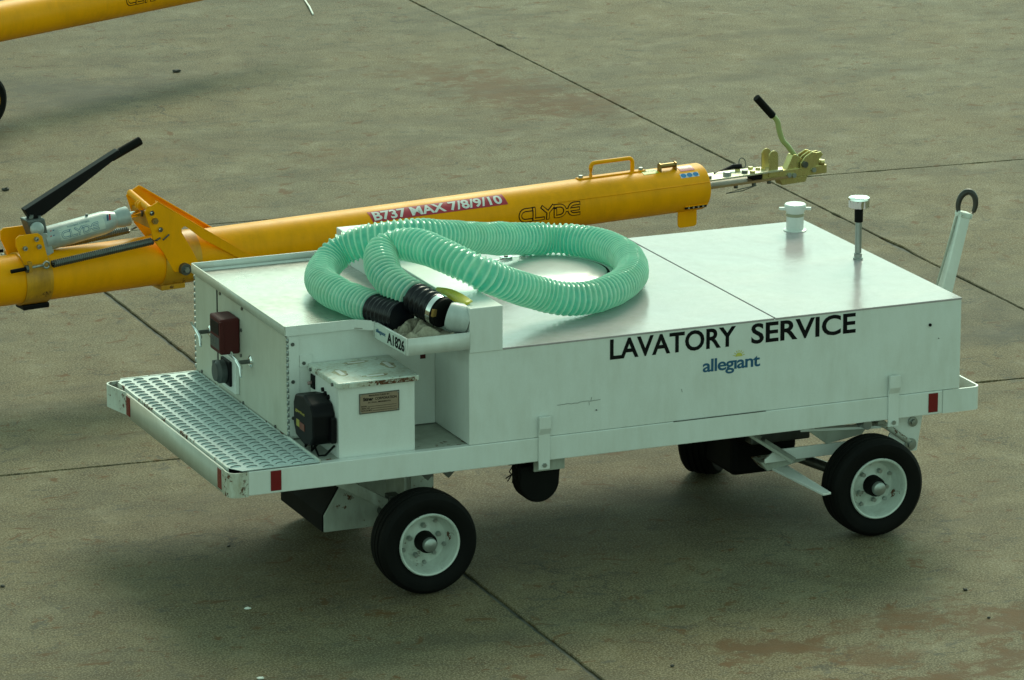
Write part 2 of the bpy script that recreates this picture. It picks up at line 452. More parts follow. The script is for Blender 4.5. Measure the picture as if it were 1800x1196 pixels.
def strokes(mb, paths, wd, fn, step=0.01):
    """thick polylines on a mapped surface"""
    for pts in paths:
        P = [Vector((a, b, 0)) for a, b in pts]
        Q = [P[0]]
        for a, b in zip(P, P[1:]):
            k = max(1, int((b - a).length / step))
            for i in range(1, k + 1): Q.append(a.lerp(b, i / k))
        d0 = (Q[1] - Q[0]).normalized(); d1 = (Q[-1] - Q[-2]).normalized()
        Q[0] = Q[0] - d0 * wd / 2; Q[-1] = Q[-1] + d1 * wd / 2
        pr = None
        for i, q in enumerate(Q):
            d = (Q[min(i + 1, len(Q) - 1)] - Q[max(i - 1, 0)]).normalized()
            nn = Vector((-d.y, d.x, 0)) * wd / 2
            cur = (mb.v(fn(q.x + nn.x, q.y + nn.y)), mb.v(fn(q.x - nn.x, q.y - nn.y)))
            if pr: mb.face([pr[0], pr[1], cur[1], cur[0]])
            pr = cur

# ================================================================== GROUND
ground = bpy.data.objects.new('ground', None)
me = bpy.data.meshes.new('ground')
bm = bmesh.new()
q = [bm.verts.new(p) for p in ((-900, -900, -0.014), (900, -900, -0.014), (900, 1200, -0.014), (-900, 1200, -0.014))]
bm.faces.new(q); bm.to_mesh(me); bm.free()
me.materials.append(JOINT)
ground = bpy.data.objects.new('ground', me); COL.objects.link(ground)
tag(ground, kind='structure')

def grid(u, v):
    # slab corners: joints measured on the apron
    a, b, c, d = 1.270, 4.985, 0.018, 2.62
    e, f = 5.10, -0.066
    # x = a + b u + c y ; y = d + e v + f x
    X = (a + b * u + c * (d + e * v)) / (1 - c * f)
    return Vector((X, d + e * v + f * X, 0))

def slab(u, v, far):
    me = bpy.data.meshes.new('concrete_slab'); bm = bmesh.new()
    cs = [grid(u, v), grid(u + 1, v), grid(u + 1, v + 1), grid(u, v + 1)]
    cen = sum(cs, Vector()) / 4
    def gu(k): return {0: 0.0105 if v < 1 else 0.0, 1: 0.0036 if v >= 1 else 0.0036}.get(k, 0.006)
    def gv(k): return {0: 0.0065, 1: 0.0024, 2: 0.0}.get(k, 0.006)
    cs = [c + Vector((gu(u) if c.x < cen.x else -gu(u + 1), gv(v) if c.y < cen.y else -gv(v + 1), 0)) for c in cs]
    top = []; N = 6 if far else 130
    shut = [gv(v) == 0, gu(u + 1) == 0, gv(v + 1) == 0, gu(u) == 0]; sh = []
    rnd = random.Random(int(u * 31 + v * 17 + 1000))
    for i in range(4):
        A, B = cs[i], cs[(i + 1) % 4]
        inn = (cen - (A + B) / 2).normalized()
        for k in range(N):
            P = A.lerp(B, k / N)
            sh.append(shut[i])
            if not far and not shut[i]:
                j = 0.004 * noise.noise(P * 9) + 0.003 * rnd.random()
                s = noise.noise(P * 3.1 + Vector((9, 2, 5)))
                if s > 0.30: j += (s - 0.30) * 0.045
                P = P + inn * (j + 0.001)
            top.append(P)
    tv = [bm.verts.new(p) for p in top]
    # chamfer ring, worn edge
    ch = 0.004
    iv = [bm.verts.new(p + (cen - p).normalized() * ch * 1.5) for p in top]
    dz = [rnd.random() for _ in top]
    for a, d_, f_ in zip(tv, dz, sh): a.co.z = 0.0 if f_ else -0.004 - 0.003 * d_
    lo = [bm.verts.new((p.x, p.y, -0.014)) for p in top]
    n = len(top)
    bm.faces.new(iv)
    for i in range(n):
        j = (i + 1) % n
        bm.faces.new([tv[i], tv[j], iv[j], iv[i]])
        bm.faces.new([lo[i], lo[j], tv[j], tv[i]])
    bmesh.ops.recalc_face_normals(bm, faces=bm.faces)
    bm.to_mesh(me); bm.free(); me.materials.append(CONC)
    o = bpy.data.objects.new('concrete_slab', me); COL.objects.link(o); o.parent = ground

for u in range(-6, 8):
    for v in range(-6, 9):
        near = -2 <= u <= 2 and -2 <= v <= 3
        slab(u, v, not near)
# the apron goes on beyond the single slabs: one outer field, joints too far off to tell apart
ob = MB()
far0 = [grid(-6, -6), grid(8, -6), grid(8, 9), grid(-6, 9)]
far1 = [Vector((-900, -900, 0)), Vector((900, -900, 0)), Vector((900, 1200, 0)), Vector((-900, 1200, 0))]
fa = [ob.v(p) for p in far0]; fb = [ob.v(p) for p in far1]
for i in range(4):
    j = (i + 1) % 4
    ob.face([fa[i], fb[i], fb[j], fa[j]])
oo = ob.build('outer_apron', CONC, None); tag(oo, kind='structure')

# ================================================================== LAVATORY CART
cart = empty('lavatory_cart', (0, 0, 0))
tag(cart, 'white lavatory service cart with four wheels, perforated front step and black side lettering', 'service cart')
W = 1.8234
ZB, ZT = 0.571, 0.692
HT, HG, HR = 1.1706, 1.387, 1.270
YI = 0.4526
XS0, XS1, XT, XL = 1.2523, 1.428, 3.961, 0.474

# --- chassis rails and end straps
def strap_bar(pts, z0, z1, th, name, mat, parent, seam=None):
    """flat bar standing on edge, bent in plan along pts (corners rounded beforehand)"""
    mb = MB(); P = [Vector((a, b, 0)) for a, b in pts]; prev = None
    for i, q in enumerate(P):
        d = (P[min(i + 1, len(P) - 1)] - P[max(i - 1, 0)]).normalized()
        n_ = Vector((d.y, -d.x, 0))
        cur = [mb.v((q.x, q.y, z0)), mb.v((q.x, q.y, z1)), mb.v((q.x - n_.x * th, q.y - n_.y * th, z1)), mb.v((q.x - n_.x * th, q.y - n_.y * th, z0))]
        if prev:
            for a in range(4):
                b = (a + 1) % 4
                mb.face([prev[a], prev[b], cur[b], cur[a]], a in (0, 2))
        else: mb.face(cur)
        prev = cur
    mb.face(prev[::-1])
    return mb.build(name, mat, parent)

def arc(cx, cy, r, a0, a1, n=7):
    return [(cx + r * math.cos(R(a0 + (a1 - a0) * i / n)), cy + r * math.sin(R(a0 + (a1 - a0) * i / n))) for i in range(n + 1)]

bx('side_rail', WHITE, cart, 0.10, 3.86, 0.0, 0.045, ZB, ZT, 0.004)
bx('side_rail', WHITE, cart, 0.10, 3.86, W - 0.045, W, ZB, ZT, 0.004)
# front strap: across the front, both corners rounded
strap_bar([(0.016, W - 0.26), (0.002, W - 0.20)] + arc(0.02, W - 0.05, 0.05, 180, 90) + [(0.10, W)][:0] + [(0.10, W + 0.001)], ZB, ZT - 0.002, -0.008, 'bumper_end', RUSTY, cart)
strap_bar([(0.012, 1.565), (0.012, 0.10)], ZB + 0.001, ZT, -0.010, 'front_bumper', WHITE_SHADE, cart)
strap_bar([(0.10, -0.0)] + [(0.055, -0.002)] + arc(0.05, 0.045, 0.047, 270, 180) + [(0.003, 0.10)], ZB - 0.004, ZT - 0.001, -0.007, 'bumper_end', RLIP2, cart)
# rear end: rails turned round the tail
strap_bar([(3.86, -0.004)] + arc(4.035, 0.04, 0.044, -90, 0) + [(4.079, 0.13)], ZB, ZT, 0.010, 'bumper_end', WHITE, cart)
strap_bar([(4.079, 0.13), (4.079, W - 0.04)] + arc(4.035, W - 0.04, 0.044, 0, 90) + [(3.86, W + 0.004)], ZB, ZT, 0.010, 'rear_bumper', WHITE, cart)

def reflector(x0, x1, y0, y1):
    return bx('reflector', REDR, cart, x0, x1, y0, y1, ZB + 0.012, ZT - 0.008, 0.004)
reflector(0.213, 0.268, -0.004, 0.001)
reflector(3.778, 3.832, -0.004, 0.001)
reflector(-0.0015, 0.003, 1.500, 1.556)
reflector(-0.0015, 0.003, 0.112, 0.165)

# bed under tank and cabinet
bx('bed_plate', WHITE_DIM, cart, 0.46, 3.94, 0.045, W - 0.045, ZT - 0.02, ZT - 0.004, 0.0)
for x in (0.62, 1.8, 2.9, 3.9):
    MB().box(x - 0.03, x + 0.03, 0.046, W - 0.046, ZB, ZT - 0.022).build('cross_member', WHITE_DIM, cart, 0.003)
# gussets showing under the rail
for x in (1.05, 1.16):
    MB().prism([(-0.045, 0), (0.045, 0), (0.0, -0.045)], (x, 0.05, ZB - 0.001), (1, 0, 0), (0, 0, 1), (0, 0.03, 0)).build('gusset', STEEL, cart)

# --- tread plank with real openings
def tread():
    cu = bpy.data.curves.new('tread', 'CURVE'); cu.dimensions = '2D'; cu.fill_mode = 'BOTH'; cu.extrude = 0.0012
    def poly(pts):
        sp = cu.splines.new('POLY'); sp.points.add(len(pts) - 1)
        for p_, (a, b) in zip(sp.points, pts): p_.co = (a, b, 0, 1)
        sp.use_cyclic_u = True
    X0, X1, Y0, Y1 = 0.026, XL - 0.004, 0.004, W - 0.012
    poly([(X0 + 0.045, Y0), (X1, Y0), (X1, Y1), (X0 + 0.03, Y1), (X0, Y1 - 0.06), (X0, Y0 + 0.075)])
    lips = MB()
    px_, py_ = 0.0735, 0.0535
    nx = 6
    for i in range(nx):
        cx = X0 + 0.038 + i * px_
        j = 0
        while True:
            if i == 0 and j == 0: j = 1
            cy = Y0 + 0.035 + j * py_ + (py_ / 2 if i % 2 else 0)
            if cy > Y1 - 0.03: break
            N = 9
            rx, dy, hh_ = 0.0285, 0.026, 0.0095
            poly([(cx + rx * 0.9 * math.cos(pi * k / N), cy - 0.011 + (dy - 0.010) * math.sin(pi * k / N)) for k in range(N + 1)])
            # hood pressed up behind each opening, its arched mouth facing the side of the cart
            zs = ZT + 0.0078
            lip = [lips.v((cx + rx * math.cos(pi * k / N), cy - 0.013, zs + hh_ * math.sin(pi * k / N))) for k in range(N + 1)]
            mid = [lips.v((cx + rx * 0.97 * math.cos(pi * k / N), cy - 0.013 + dy * 0.6 * math.sin(pi * k / N), zs + hh_ * 0.80 * math.sin(pi * k / N) ** 1.2)) for k in range(N + 1)]
            bk = [lips.v((cx + rx * math.cos(pi * k / N), cy - 0.012 + dy * math.sin(pi * k / N), zs)) for k in range(N + 1)]
            tf = [lips.v((cx + rx * 0.80 * math.cos(pi * k / N), cy - 0.0185, zs - 0.0005)) for k in range(N + 1)]
            tt = [lips.v((cx + rx * 0.80 * math.cos(pi * k / N), cy - 0.0150, zs + 0.0056 * math.sin(pi * k / N))) for k in range(N + 1)]
            for k in range(N): lips.face([tf[k], tf[k + 1], tt[k + 1], tt[k]], True)
            for k in range(N):
                lips.face([lip[k], lip[k + 1], mid[k + 1], mid[k]], True)
                lips.face([mid[k], mid[k + 1], bk[k + 1], bk[k]], True)
            j += 1
    ob_ = bpy.data.objects.new('t', cu); COL.objects.link(ob_)
    dg = bpy.context.evaluated_depsgraph_get(); dg.update()
    me = bpy.data.meshes.new_from_object(ob_.evaluated_get(dg))
    bpy.data.objects.remove(ob_)
    for v_ in me.vertices: v_.co.z += ZT + 0.0065
    me.materials.clear(); me.materials.append(TREAD); me.name = 'tread_plank'
    o = bpy.data.objects.new('tread_plank', me); COL.objects.link(o); o.parent = cart
    tg = lips.build('raised_tongues', TREAD, o); tg['kind'] = 'stuff'
    fr = MB()
    fr.box(X0 - 0.006, X0 + 0.002, Y0 + 0.075, Y1 - 0.06, ZT - 0.03, ZT + 0.011)
    fr.box(X1 - 0.002, X1 + 0.003, Y0, Y1, ZT - 0.03, ZT + 0.018)
    fr.box(X0 + 0.03, X1, Y1 - 0.002, Y1 + 0.006, ZT - 0.03, ZT + 0.010)
    fr.build('tread_edge', RUSTY, o)
    dk = MB().box(X0 + 0.004, X1 - 0.005, Y0 + 0.045, Y1 - 0.045, ZT - 0.030, ZT - 0.026).build('step_shade_sheet', INK, cart)  # black sheet added below the plank so the openings look dark
tread()

# --- tank
tank = bx('tank_body', WHITE, cart, XS0, XT - 0.002, 0.006, W - 0.004, ZT + 0.001, HT - 0.006, 0.004)
XM = 2.905
# lid sheets, seam between them, folded over the edges by a few millimetres
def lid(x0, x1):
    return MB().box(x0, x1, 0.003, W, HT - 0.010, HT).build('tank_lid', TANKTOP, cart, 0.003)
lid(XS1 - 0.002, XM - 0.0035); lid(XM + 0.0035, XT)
bx('lid_seam', INK, cart, XM - 0.004, XM + 0.004, 0.012, W - 0.01, HT - 0.012, HT - 0.0035, 0)
# low joint line between tank side and rail
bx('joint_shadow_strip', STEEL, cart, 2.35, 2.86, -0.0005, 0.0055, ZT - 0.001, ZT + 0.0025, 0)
# raised guard between tray and tank
MB().prism([(XS0, HT - 0.01), (XS1, HT - 0.01), (XS1, HG), (XS0, HG)], (0, 0.0, 0), (1, 0, 0), (0, 0, 1), (0, W, 0)).build('guard_step', WHITE, cart, 0.004)
for (x, z, r) in ((3.78, 1.045, 0.008), (1.93, 0.80, 0.003), (3.83, 0.97, 0.002)):
    MB().cyl((x, -0.001, z), (x, 0.007, z), r, n=10).build('rivet', INK, tank)
# scratches: thin gouges on the side sheet
rs = random.Random(3)
sc = MB()
x, z = 1.72, 0.848
pts = []
for i in range(22):
    pts.append((x, z)); x += 0.011; z += rs.uniform(-0.003, 0.003) + (0.0006 if i < 12 else -0.0006)
strokes(sc, [pts, [(1.89, 0.845), (1.892, 0.83)], [(1.905, 0.868), (1.90, 0.852)], [(2.393, 0.857), (2.397, 0.842)]], 0.0022, lambda a, b: Vector((a, 0.0035, b)))
so_ = sc.build('scratch', GREYINK, tank); so_['kind'] = 'stuff'

# side lettering
fside = lambda a, b: Vector((a, 0.0045, b))
lettering('LAVATORY', 2.003, 2.690, 1.052, 1.156, fside, INK, tank, bold=0.022, box=(0.0, 0.73))
lettering('SERVICE', 2.775, 3.358, 1.052, 1.156, fside, INK, tank, bold=0.022, box=(0.0, 0.73))
lettering('alleg\u0131ant', 2.509, 2.826, 0.932, 1.002, fside, NAVY, tank, bold=0.018, space=0.92, box=(0.0, 0.76))
sm = MB()
cxs, czs = 2.708, 0.993
a_ = [sm.v((cxs, 0.0045, czs))] + [sm.v((cxs + 0.020 * math.cos(pi * k / 12), 0.0045, czs + 0.020 * math.sin(pi * k / 12))) for k in range(13)]
sm.face(a_)
for k in range(7):
    t = pi * (k + 0.5) / 7
    d = Vector((math.cos(t), 0, math.sin(t))); s_ = Vector((-math.sin(t), 0, math.cos(t)))
    c0 = Vector((cxs, 0.0045, czs))
    sm.face([sm.v(c0 + d * 0.024 + s_ * 0.003), sm.v(c0 + d * 0.024 - s_ * 0.003), sm.v(c0 + d * 0.036)])
sm.build('sun_emblem', YINK, tank)

# hatch
HATCHW = surf('clean_white_hatch_paint', (0.56, 0.52, 0.52), 0.2, dirt=0.25, dirtcol=(0.40, 0.40, 0.35), bmp=0.004, spec=0.4)
hc = Vector((2.2, 1.29, HT))
h = MB().lathe([(0.385, 0.0), (0.385, 0.004), (0.365, 0.010), (0.343, 0.010), (0.340, 0.004)], hc, (0, 0, 1), 64, caps=False).build('hatch_ring', WHITE, cart)
hl = MB().lathe([(0.325, 0.001), (0.325, 0.012), (0.318, 0.016), (0.26, 0.017), (0.235, 0.024), (0.12, 0.028), (0.0, 0.029)], hc, (0, 0, 1), 64).build('hatch_cover', HATCHW, cart)
MB().lathe([(0.3395, 0.002), (0.3275, 0.002), (0.3275, 0.0115), (0.331, 0.0125), (0.3395, 0.008)], hc, (0, 0, 1), 64, caps=False).build('gasket', RUB, hl)
for dx in (-0.075, 0.035):
    MB().cyl(hc + Vector((dx, 0.335, 0.012)), hc + Vector((dx, 0.335, 0.022)), 0.034, n=20).build('hatch_latch', CHROME, hl, 0.002)
    MB().cyl(hc + Vector((dx, 0.335, 0.022)), hc + Vector((dx, 0.335, 0.026)), 0.012, n=12).build('latch_bolt', STEEL, hl)

# filler spout with white cap
f0 = Vector((3.812, 1.636, HT))
fp = MB().lathe([(0.062, 0.0), (0.062, 0.004), (0.047, 0.008), (0.047, 0.085)], f0, (0, 0, 1), 28).build('filler_pipe', WHITE, cart)
MB().lathe([(0.046, 0.0), (0.050, 0.004), (0.050, 0.014), (0.046, 0.018)], f0 + Vector((0, 0, 0.078)), (0, 0, 1), 28).build('filler_seal', surf('tan_seal', (0.34, 0.33, 0.22), 0.5), fp)
MB().lathe([(0.047, 0.0), (0.052, 0.010), (0.058, 0.030), (0.059, 0.044), (0.055, 0.050), (0.02, 0.053)], f0 + Vector((0, 0, 0.096)), (0, 0, 1), 28).build('filler_cap', WHITE, fp)
for sx in (-1, 1):
    MB().prism([(0.05 * sx, -0.012), (0.085 * sx, -0.010), (0.088 * sx, 0.010), (0.05 * sx, 0.012)], f0 + Vector((0, 0, 0.112)), (0.92, -0.38, 0), (0.38, 0.92, 0), (0, 0, 0.014)).build('cap_lug', WHITE, fp, 0.002)

# breather with chrome cap
b0 = Vector((3.835, 0.93, HT))
bp = MB().lathe([(0.026, 0.0), (0.026, 0.008), (0.021, 0.012), (0.021, 0.030), (0.023, 0.033), (0.0175, 0.036), (0.0175, 0.23)], b0, (0, 0, 1), 22).build('breather_pipe', ZINC, cart)
MB().lathe([(0.0185, 0.20), (0.0225, 0.203), (0.0225, 0.268), (0.018, 0.272)], b0, (0, 0, 1), 22).build('breather_sleeve', RUB, bp)
cap = MB()
rings = []
for (rr, hh, k) in ((0.030, 0.272, 0), (0.052, 0.280, 0.004), (0.056, 0.286, 0.005), (0.056, 0.318, 0.005), (0.057, 0.322, 0), (0.055, 0.332, 0), (0.045, 0.338, 0), (0.01, 0.340, 0)):
    rings.append([cap.v(b0 + Vector(((rr - k * (1 + math.cos(12 * a)) / 2) * math.cos(a), (rr - k * (1 + math.cos(12 * a)) / 2) * math.sin(a), hh))) for a in [2 * pi * i / 72 for i in range(72)]])
cap.skin(rings).build('breather_cap', CHROME, bp)

# --- cabinet at the front
cab = empty('front_cabinet', (0, 0, 0)); cab.parent = cart
CT = 1.225
bx('cabinet_wall', WHITE, cab, XL, XS0 - 0.001, YI, W, ZT + 0.001, CT - 0.002, 0.003)
# door panels on the front face, 3 mm proud with gaps between
bx('door_panel', WHITE_SHADE, cab, XL - 0.006, XL + 0.001, 1.486, W - 0.012, ZT + 0.012, CT - 0.012, 0.002)
bx('door_panel', WHITE_SHADE, cab, XL - 0.006, XL + 0.001, YI + 0.008, 1.462, ZT + 0.012, CT - 0.012, 0.002)
bx('door_gap', INK, cab, XL - 0.004, XL, 1.461, 1.487, 0.83, CT - 0.004, 0)
bx('top_gap', INK, cab, XL - 0.0075, XL - 0.0055, YI, 1.08, CT - 0.013, CT - 0.005, 0)
for (y, z) in ((1.42, 1.205), (1.09, 1.205), (1.105, 1.09), (1.115, 0.955), (1.09, 0.715), (0.62, 0.715), (1.72, 0.72)):
    MB().cyl((XL - 0.012, y, z), (XL - 0.005, y, z), 0.009, n=8).build('bolt', STEEL, cab)
# hinge knuckles down the near vertical corner and the far one
for k in range(16):
    z0 = ZT + 0.02 + k * 0.0315
    MB().cyl((XL - 0.003, YI - 0.003, z0), (XL - 0.003, YI - 0.003, z0 + 0.022), 0.006, n=8).build('hinge_knuckle', ZINC, cab)
    MB().cyl((XL - 0.003, W + 0.002, z0), (XL - 0.003, W + 0.002, z0 + 0.022), 0.005, n=8).build('hinge_knuckle', ZINC, cab)
bx('hinge_leaf', WHITE, cab, XL + 0.004, XL + 0.058, YI - 0.004, YI, ZT + 0.012, CT - 0.012, 0.001)
for z in (1.175, 0.985, 0.80):
    MB().cyl((XL + 0.024, YI - 0.010, z), (XL + 0.024, YI - 0.003, z), 0.0095, n=8).build('bolt', STEEL, cab)
bx('bracket_plate', WHITE, cab, 0.535, 0.60, YI - 0.006, YI, 1.055, 1.115, 0.002)
MB().cyl((0.555, YI - 0.012, 1.075), (0.555, YI - 0.005, 1.075), 0.009, n=8).build('bolt', STEEL, cab)
bx('warning_chip', MAROON, cab, 1.172, 1.200, YI - 0.004, YI, 1.03, 1.06, 0.001)

# tray on top: deck, folded rims, spout reaching forward beside the guard
tray = empty('hose_tray', (0, 0, 0)); tray.parent = cart
outline = [(XL - 0.012, YI - 0.005), (0.80, YI - 0.005), (0.905, 0.385), (0.928, 0.0), (XS0 - 0.001, 0.0), (XS0 - 0.001, W + 0.004), (XL - 0.012, W + 0.004)]
dk = MB()
dk.prism(outline, (0, 0, CT), (1, 0, 0), (0, 1, 0), (0, 0, 0.004)).build('tray_deck', GALV, tray)
def rim(pts, name, mat=WHITE, z0=CT - 0.001, z1=HR, th=0.006):
    return strap_bar(pts, z0, z1, -th, name, mat, tray)
rim([(XL - 0.013, YI - 0.006), (0.80, YI - 0.006), (0.83, YI - 0.012), (0.905, 0.385)][::1], 'tray_rim', WHITE, z0=CT - 0.004)
rim([(0.905, 0.385), (0.928, -0.001)], 'spout_rim', WHITE, z0=HR - 0.085)
rim([(0.928, -0.002), (XS0 - 0.002, -0.002)], 'tray_rim', WHITE, z0=HR - 0.085)
rim([(XL - 0.013, W + 0.004), (XL - 0.013, YI - 0.006)], 'tray_rim', WHITE_SHADE, z0=CT - 0.004)
rim([(XS0, W + 0.004), (XL - 0.013, W + 0.004)], 'tray_rim', WHITE)
# folded fillet inside the back rim
MB().prism([(0, 0), (0.018, 0), (0, 0.008)], (XL, W, CT + 0.004), (0, -1, 0), (0, 0, 1), (XS0 - XL - 0.004, 0, 0)).build('rim_fold', WHITE, tray)

# fleet number label on the diagonal spout face
A = Vector((0.905, 0.385, 0)); B = Vector((0.928, -0.001, 0))
dd = (B - A); LL = dd.length; dd.normalize(); nn = Vector((dd.y, -dd.x, 0))
if nn.x > 0: nn = -nn
fl = lambda a, b: A + dd * a + nn * 0.0075 + Vector((0, 0, b))
fl2 = lambda a, b: A + dd * a + nn * 0.0090 + Vector((0, 0, b))
lb = MB(); z0 = HR - 0.082
lb.face([lb.v(fl(0.02, z0)), lb.v(fl(0.375, z0)), lb.v(fl(0.375, z0 + 0.078)), lb.v(fl(0.02, z0 + 0.078))])
lbl = lb.build('fleet_label', LABEL, tray)
lettering('A1826', 0.165, 0.365, z0 + 0.012, z0 + 0.066, fl2, INK, lbl, bold=0.03, box=(0.0, 0.73))
lettering('alleg\u0131ant', 0.035, 0.145, z0 + 0.036, z0 + 0.056, fl2, NAVY, lbl, bold=0.03, box=(0.0, 0.76))

# elbow the hose cuff plugs on
el = MB()
pts = [Vector((1.275, 0.076, 1.316)), Vector((1.25, 0.076, 1.319)), Vector((1.228, 0.076, 1.325)), Vector((1.210, 0.078, 1.331)), Vector((1.195, 0.084, 1.337)), Vector((1.182, 0.094, 1.341))]
el.tube(pts, [0.073, 0.074, 0.074, 0.073, 0.071, 0.064], 30).build('drain_elbow', surf('grey_white_casting', (0.50, 0.56, 0.54), 0.35, dirt=0.3, bmp=0.003), cart)

# --- meter case on the cabinet door
mc = MB().box(XL - 0.112, XL - 0.007, 1.125, 1.292, 0.962, 1.148).build('meter_case', MAROON, cab, 0.012, 3)
bx('meter_window', BLK, mc, XL - 0.114, XL - 0.111, 1.150, 1.270, 1.06, 1.125, 0.002)
bx('meter_label', GREYP, mc, XL - 0.114, XL - 0.111, 1.145, 1.275, 0.985, 1.045, 0.002)
fm = lambda a, b: Vector((XL - 0.1155, 1.275 - a, b))
for i, t_ in enumerate(('METER', 'SET', 'RESET')):
    lettering(t_, 0.01, 0.085, 1.028 - i * 0.018, 1.040 - i * 0.018, fm, GREYINK, mc)
bx('meter_rim', MAROON, mc, XL - 0.117, XL - 0.095, 1.121, 1.130, 0.975, 1.135, 0.002)

# tee handles
def tee(y, z, esc=True):
    hn = MB().cyl((XL - 0.006, y, z), (XL - 0.070, y, z), 0.011, n=14).build('door_handle', STEEL, cab)
    if esc: MB().lathe([(0.030, 0.0), (0.030, 0.006), (0.020, 0.012)], (XL - 0.006, y, z), (-1, 0, 0), 20).build('escutcheon', CHROME, hn)
    c = Vector((XL - 0.074, y, z))
    MB().tube([c + Vector((-0.012, 0.075, 0.036)), c + Vector((0.0, 0.03, 0.006)), c + Vector((0.0, -0.03, -0.018)), c + Vector((-0.012, -0.07, -0.055))], [0.006, 0.010, 0.010, 0.006], 10).build('grip', CHROME, hn)
tee(1.575, 0.970); tee(0.968, 0.962)

# socket on its plate
sp_ = bx('socket_plate', WHITE, cab, XL - 0.030, XL - 0.006, 1.145, 1.345, 0.745, 0.925, 0.004)
bx('socket_base', BLK, sp_, XL - 0.044, XL - 0.029, 1.19, 1.325, 0.775, 0.905, 0.004)
MB().lathe([(0.060, 0.0), (0.060, 0.030), (0.048, 0.042), (0.046, 0.050), (0.0, 0.052)], (XL - 0.044, 1.275, 0.838), (-1, 0, 0), 28).build('socket_cover', GREYP, sp_)
bx('cover_hinge', GREYP, sp_, XL - 0.080, XL - 0.045, 1.325, 1.355, 0.82, 0.88, 0.004)

# --- battery box in the recess
LIDW = surf('worn_lid_paint', (0.60, 0.68, 0.62), 0.36, dirt=0.75, dirtcol=(0.32, 0.29, 0.17), rust=0.12, scale=3.2, bmp=0.003, coat=0.2)
HALO = surf('pale_rust_film', (0.42, 0.42, 0.30), 0.7, dirt=1.0, dirtcol=(0.26, 0.18, 0.08), rust=0.2, scale=6, bmp=0.001)
bb = MB().box(0.588, 0.984, 0.052, YI - 0.006, ZT - 0.05, 1.042).build('battery_box', WHITE, cart, 0.004)
lidb = MB().box(0.575, 1.002, 0.036, YI - 0.006, 1.042, 1.072).build('box_lid', LIDW, bb, 0.006, 3)
# chipped and rusted front lip, four worn foot marks on the lid
bx('rusty_lip', RLIP2, lidb, 0.60, 0.995, 0.0335, 0.0362, 1.044, 1.066, 0.0)
for (x, y, a, b) in ((0.80, 0.37, 0.045, 0.008), (0.66, 0.22, 0.012, 0.045), (0.93, 0.27, 0.012, 0.05), (0.80, 0.11, 0.045, 0.010)):
    MB().prism([((a + 0.022 + 0.006 * math.sin(5 * t)) * math.cos(t), (b + 0.016 + 0.005 * math.cos(4 * t)) * math.sin(t)) for t in [2 * pi * i / 20 for i in range(20)]], (x, y, 1.0716), (1, 0, 0), (0, 1, 0), (0, 0, 0.0010)).build('rust_halo', HALO, lidb)
    bx('worn_pad', WINK, lidb, x - a, x + a, y - b, y + b, 1.0718, 1.0735, 0.0)
# maker's plate
pl = bx('maker_plate', PLATE, bb, 0.692, 0.900, 0.047, 0.0515, 0.902, 1.004, 0.001)
fr = MB()
for (x0, x1, z0, z1) in ((0.692, 0.900, 1.000, 1.004), (0.692, 0.900, 0.902, 0.906), (0.692, 0.696, 0.906, 1.000), (0.896, 0.900, 0.906, 1.000)):
    fr.box(x0, x1, 0.0455, 0.047, z0, z1)
fr.build('plate_border', STEEL, pl)
fp_ = lambda a, b: Vector((a, 0.0462, b))
lettering('MANUFACTURED BY', 0.742, 0.850, 0.987, 0.995, fp_, INK, pl, bold=0.02)
lettering('Stinar', 0.712, 0.765, 0.966, 0.984, fp_, INK, pl, bold=0.04)
lettering('CORPORATION', 0.774, 0.886, 0.967, 0.980, fp_, INK, pl, bold=0.015)
lettering('ST. PAUL, MINNESOTA', 0.738, 0.856, 0.952, 0.960, fp_, INK, pl, bold=0.02)
for i, t_ in enumerate(('MODEL', 'SERIAL NO.', 'DATE OF MFG.')):
    z_ = 0.936 - i * 0.011
    lettering(t_, 0.702, 0.702 + (0.030, 0.046, 0.056)[i], z_, z_ + 0.007, fp_, INK, pl, bold=0.02)
    bx('entry_line', INK, pl, 0.702 + (0.034, 0.05, 0.06)[i], 0.885, 0.0458, 0.0468, z_, z_ + 0.0012, 0)
for x in (0.699, 0.893):
    for z in (0.910, 0.996):
        MB().cyl((x, 0.044, z), (x, 0.047, z), 0.004, n=8).build('rivet', ZINC, pl)
# switch, glands on the left face
bx('switch_plate', INK, bb, 0.580, 0.5885, 0.375, 0.425, 0.955, 1.025, 0.002)
MB().cyl((0.581, 0.405, 0.985), (0.560, 0.408, 0.98), 0.009, n=10).build('switch_lever', surf('pink_plastic', (0.30, 0.20, 0.19), 0.5), bb)
for (y, z) in ((0.262, 0.985), (0.225, 0.975), (0.185, 0.968), (0.24, 0.965)):
    MB().cyl((0.589, y, z), (0.578, y, z), 0.011, n=12).build('cable_gland', BLK, bb)
for (y, z) in ((0.40, 1.052), (0.10, 1.052)):
    MB().cyl((0.576, y, z), (0.568, y, z), 0.009, n=8).build('bolt', STEEL, bb)
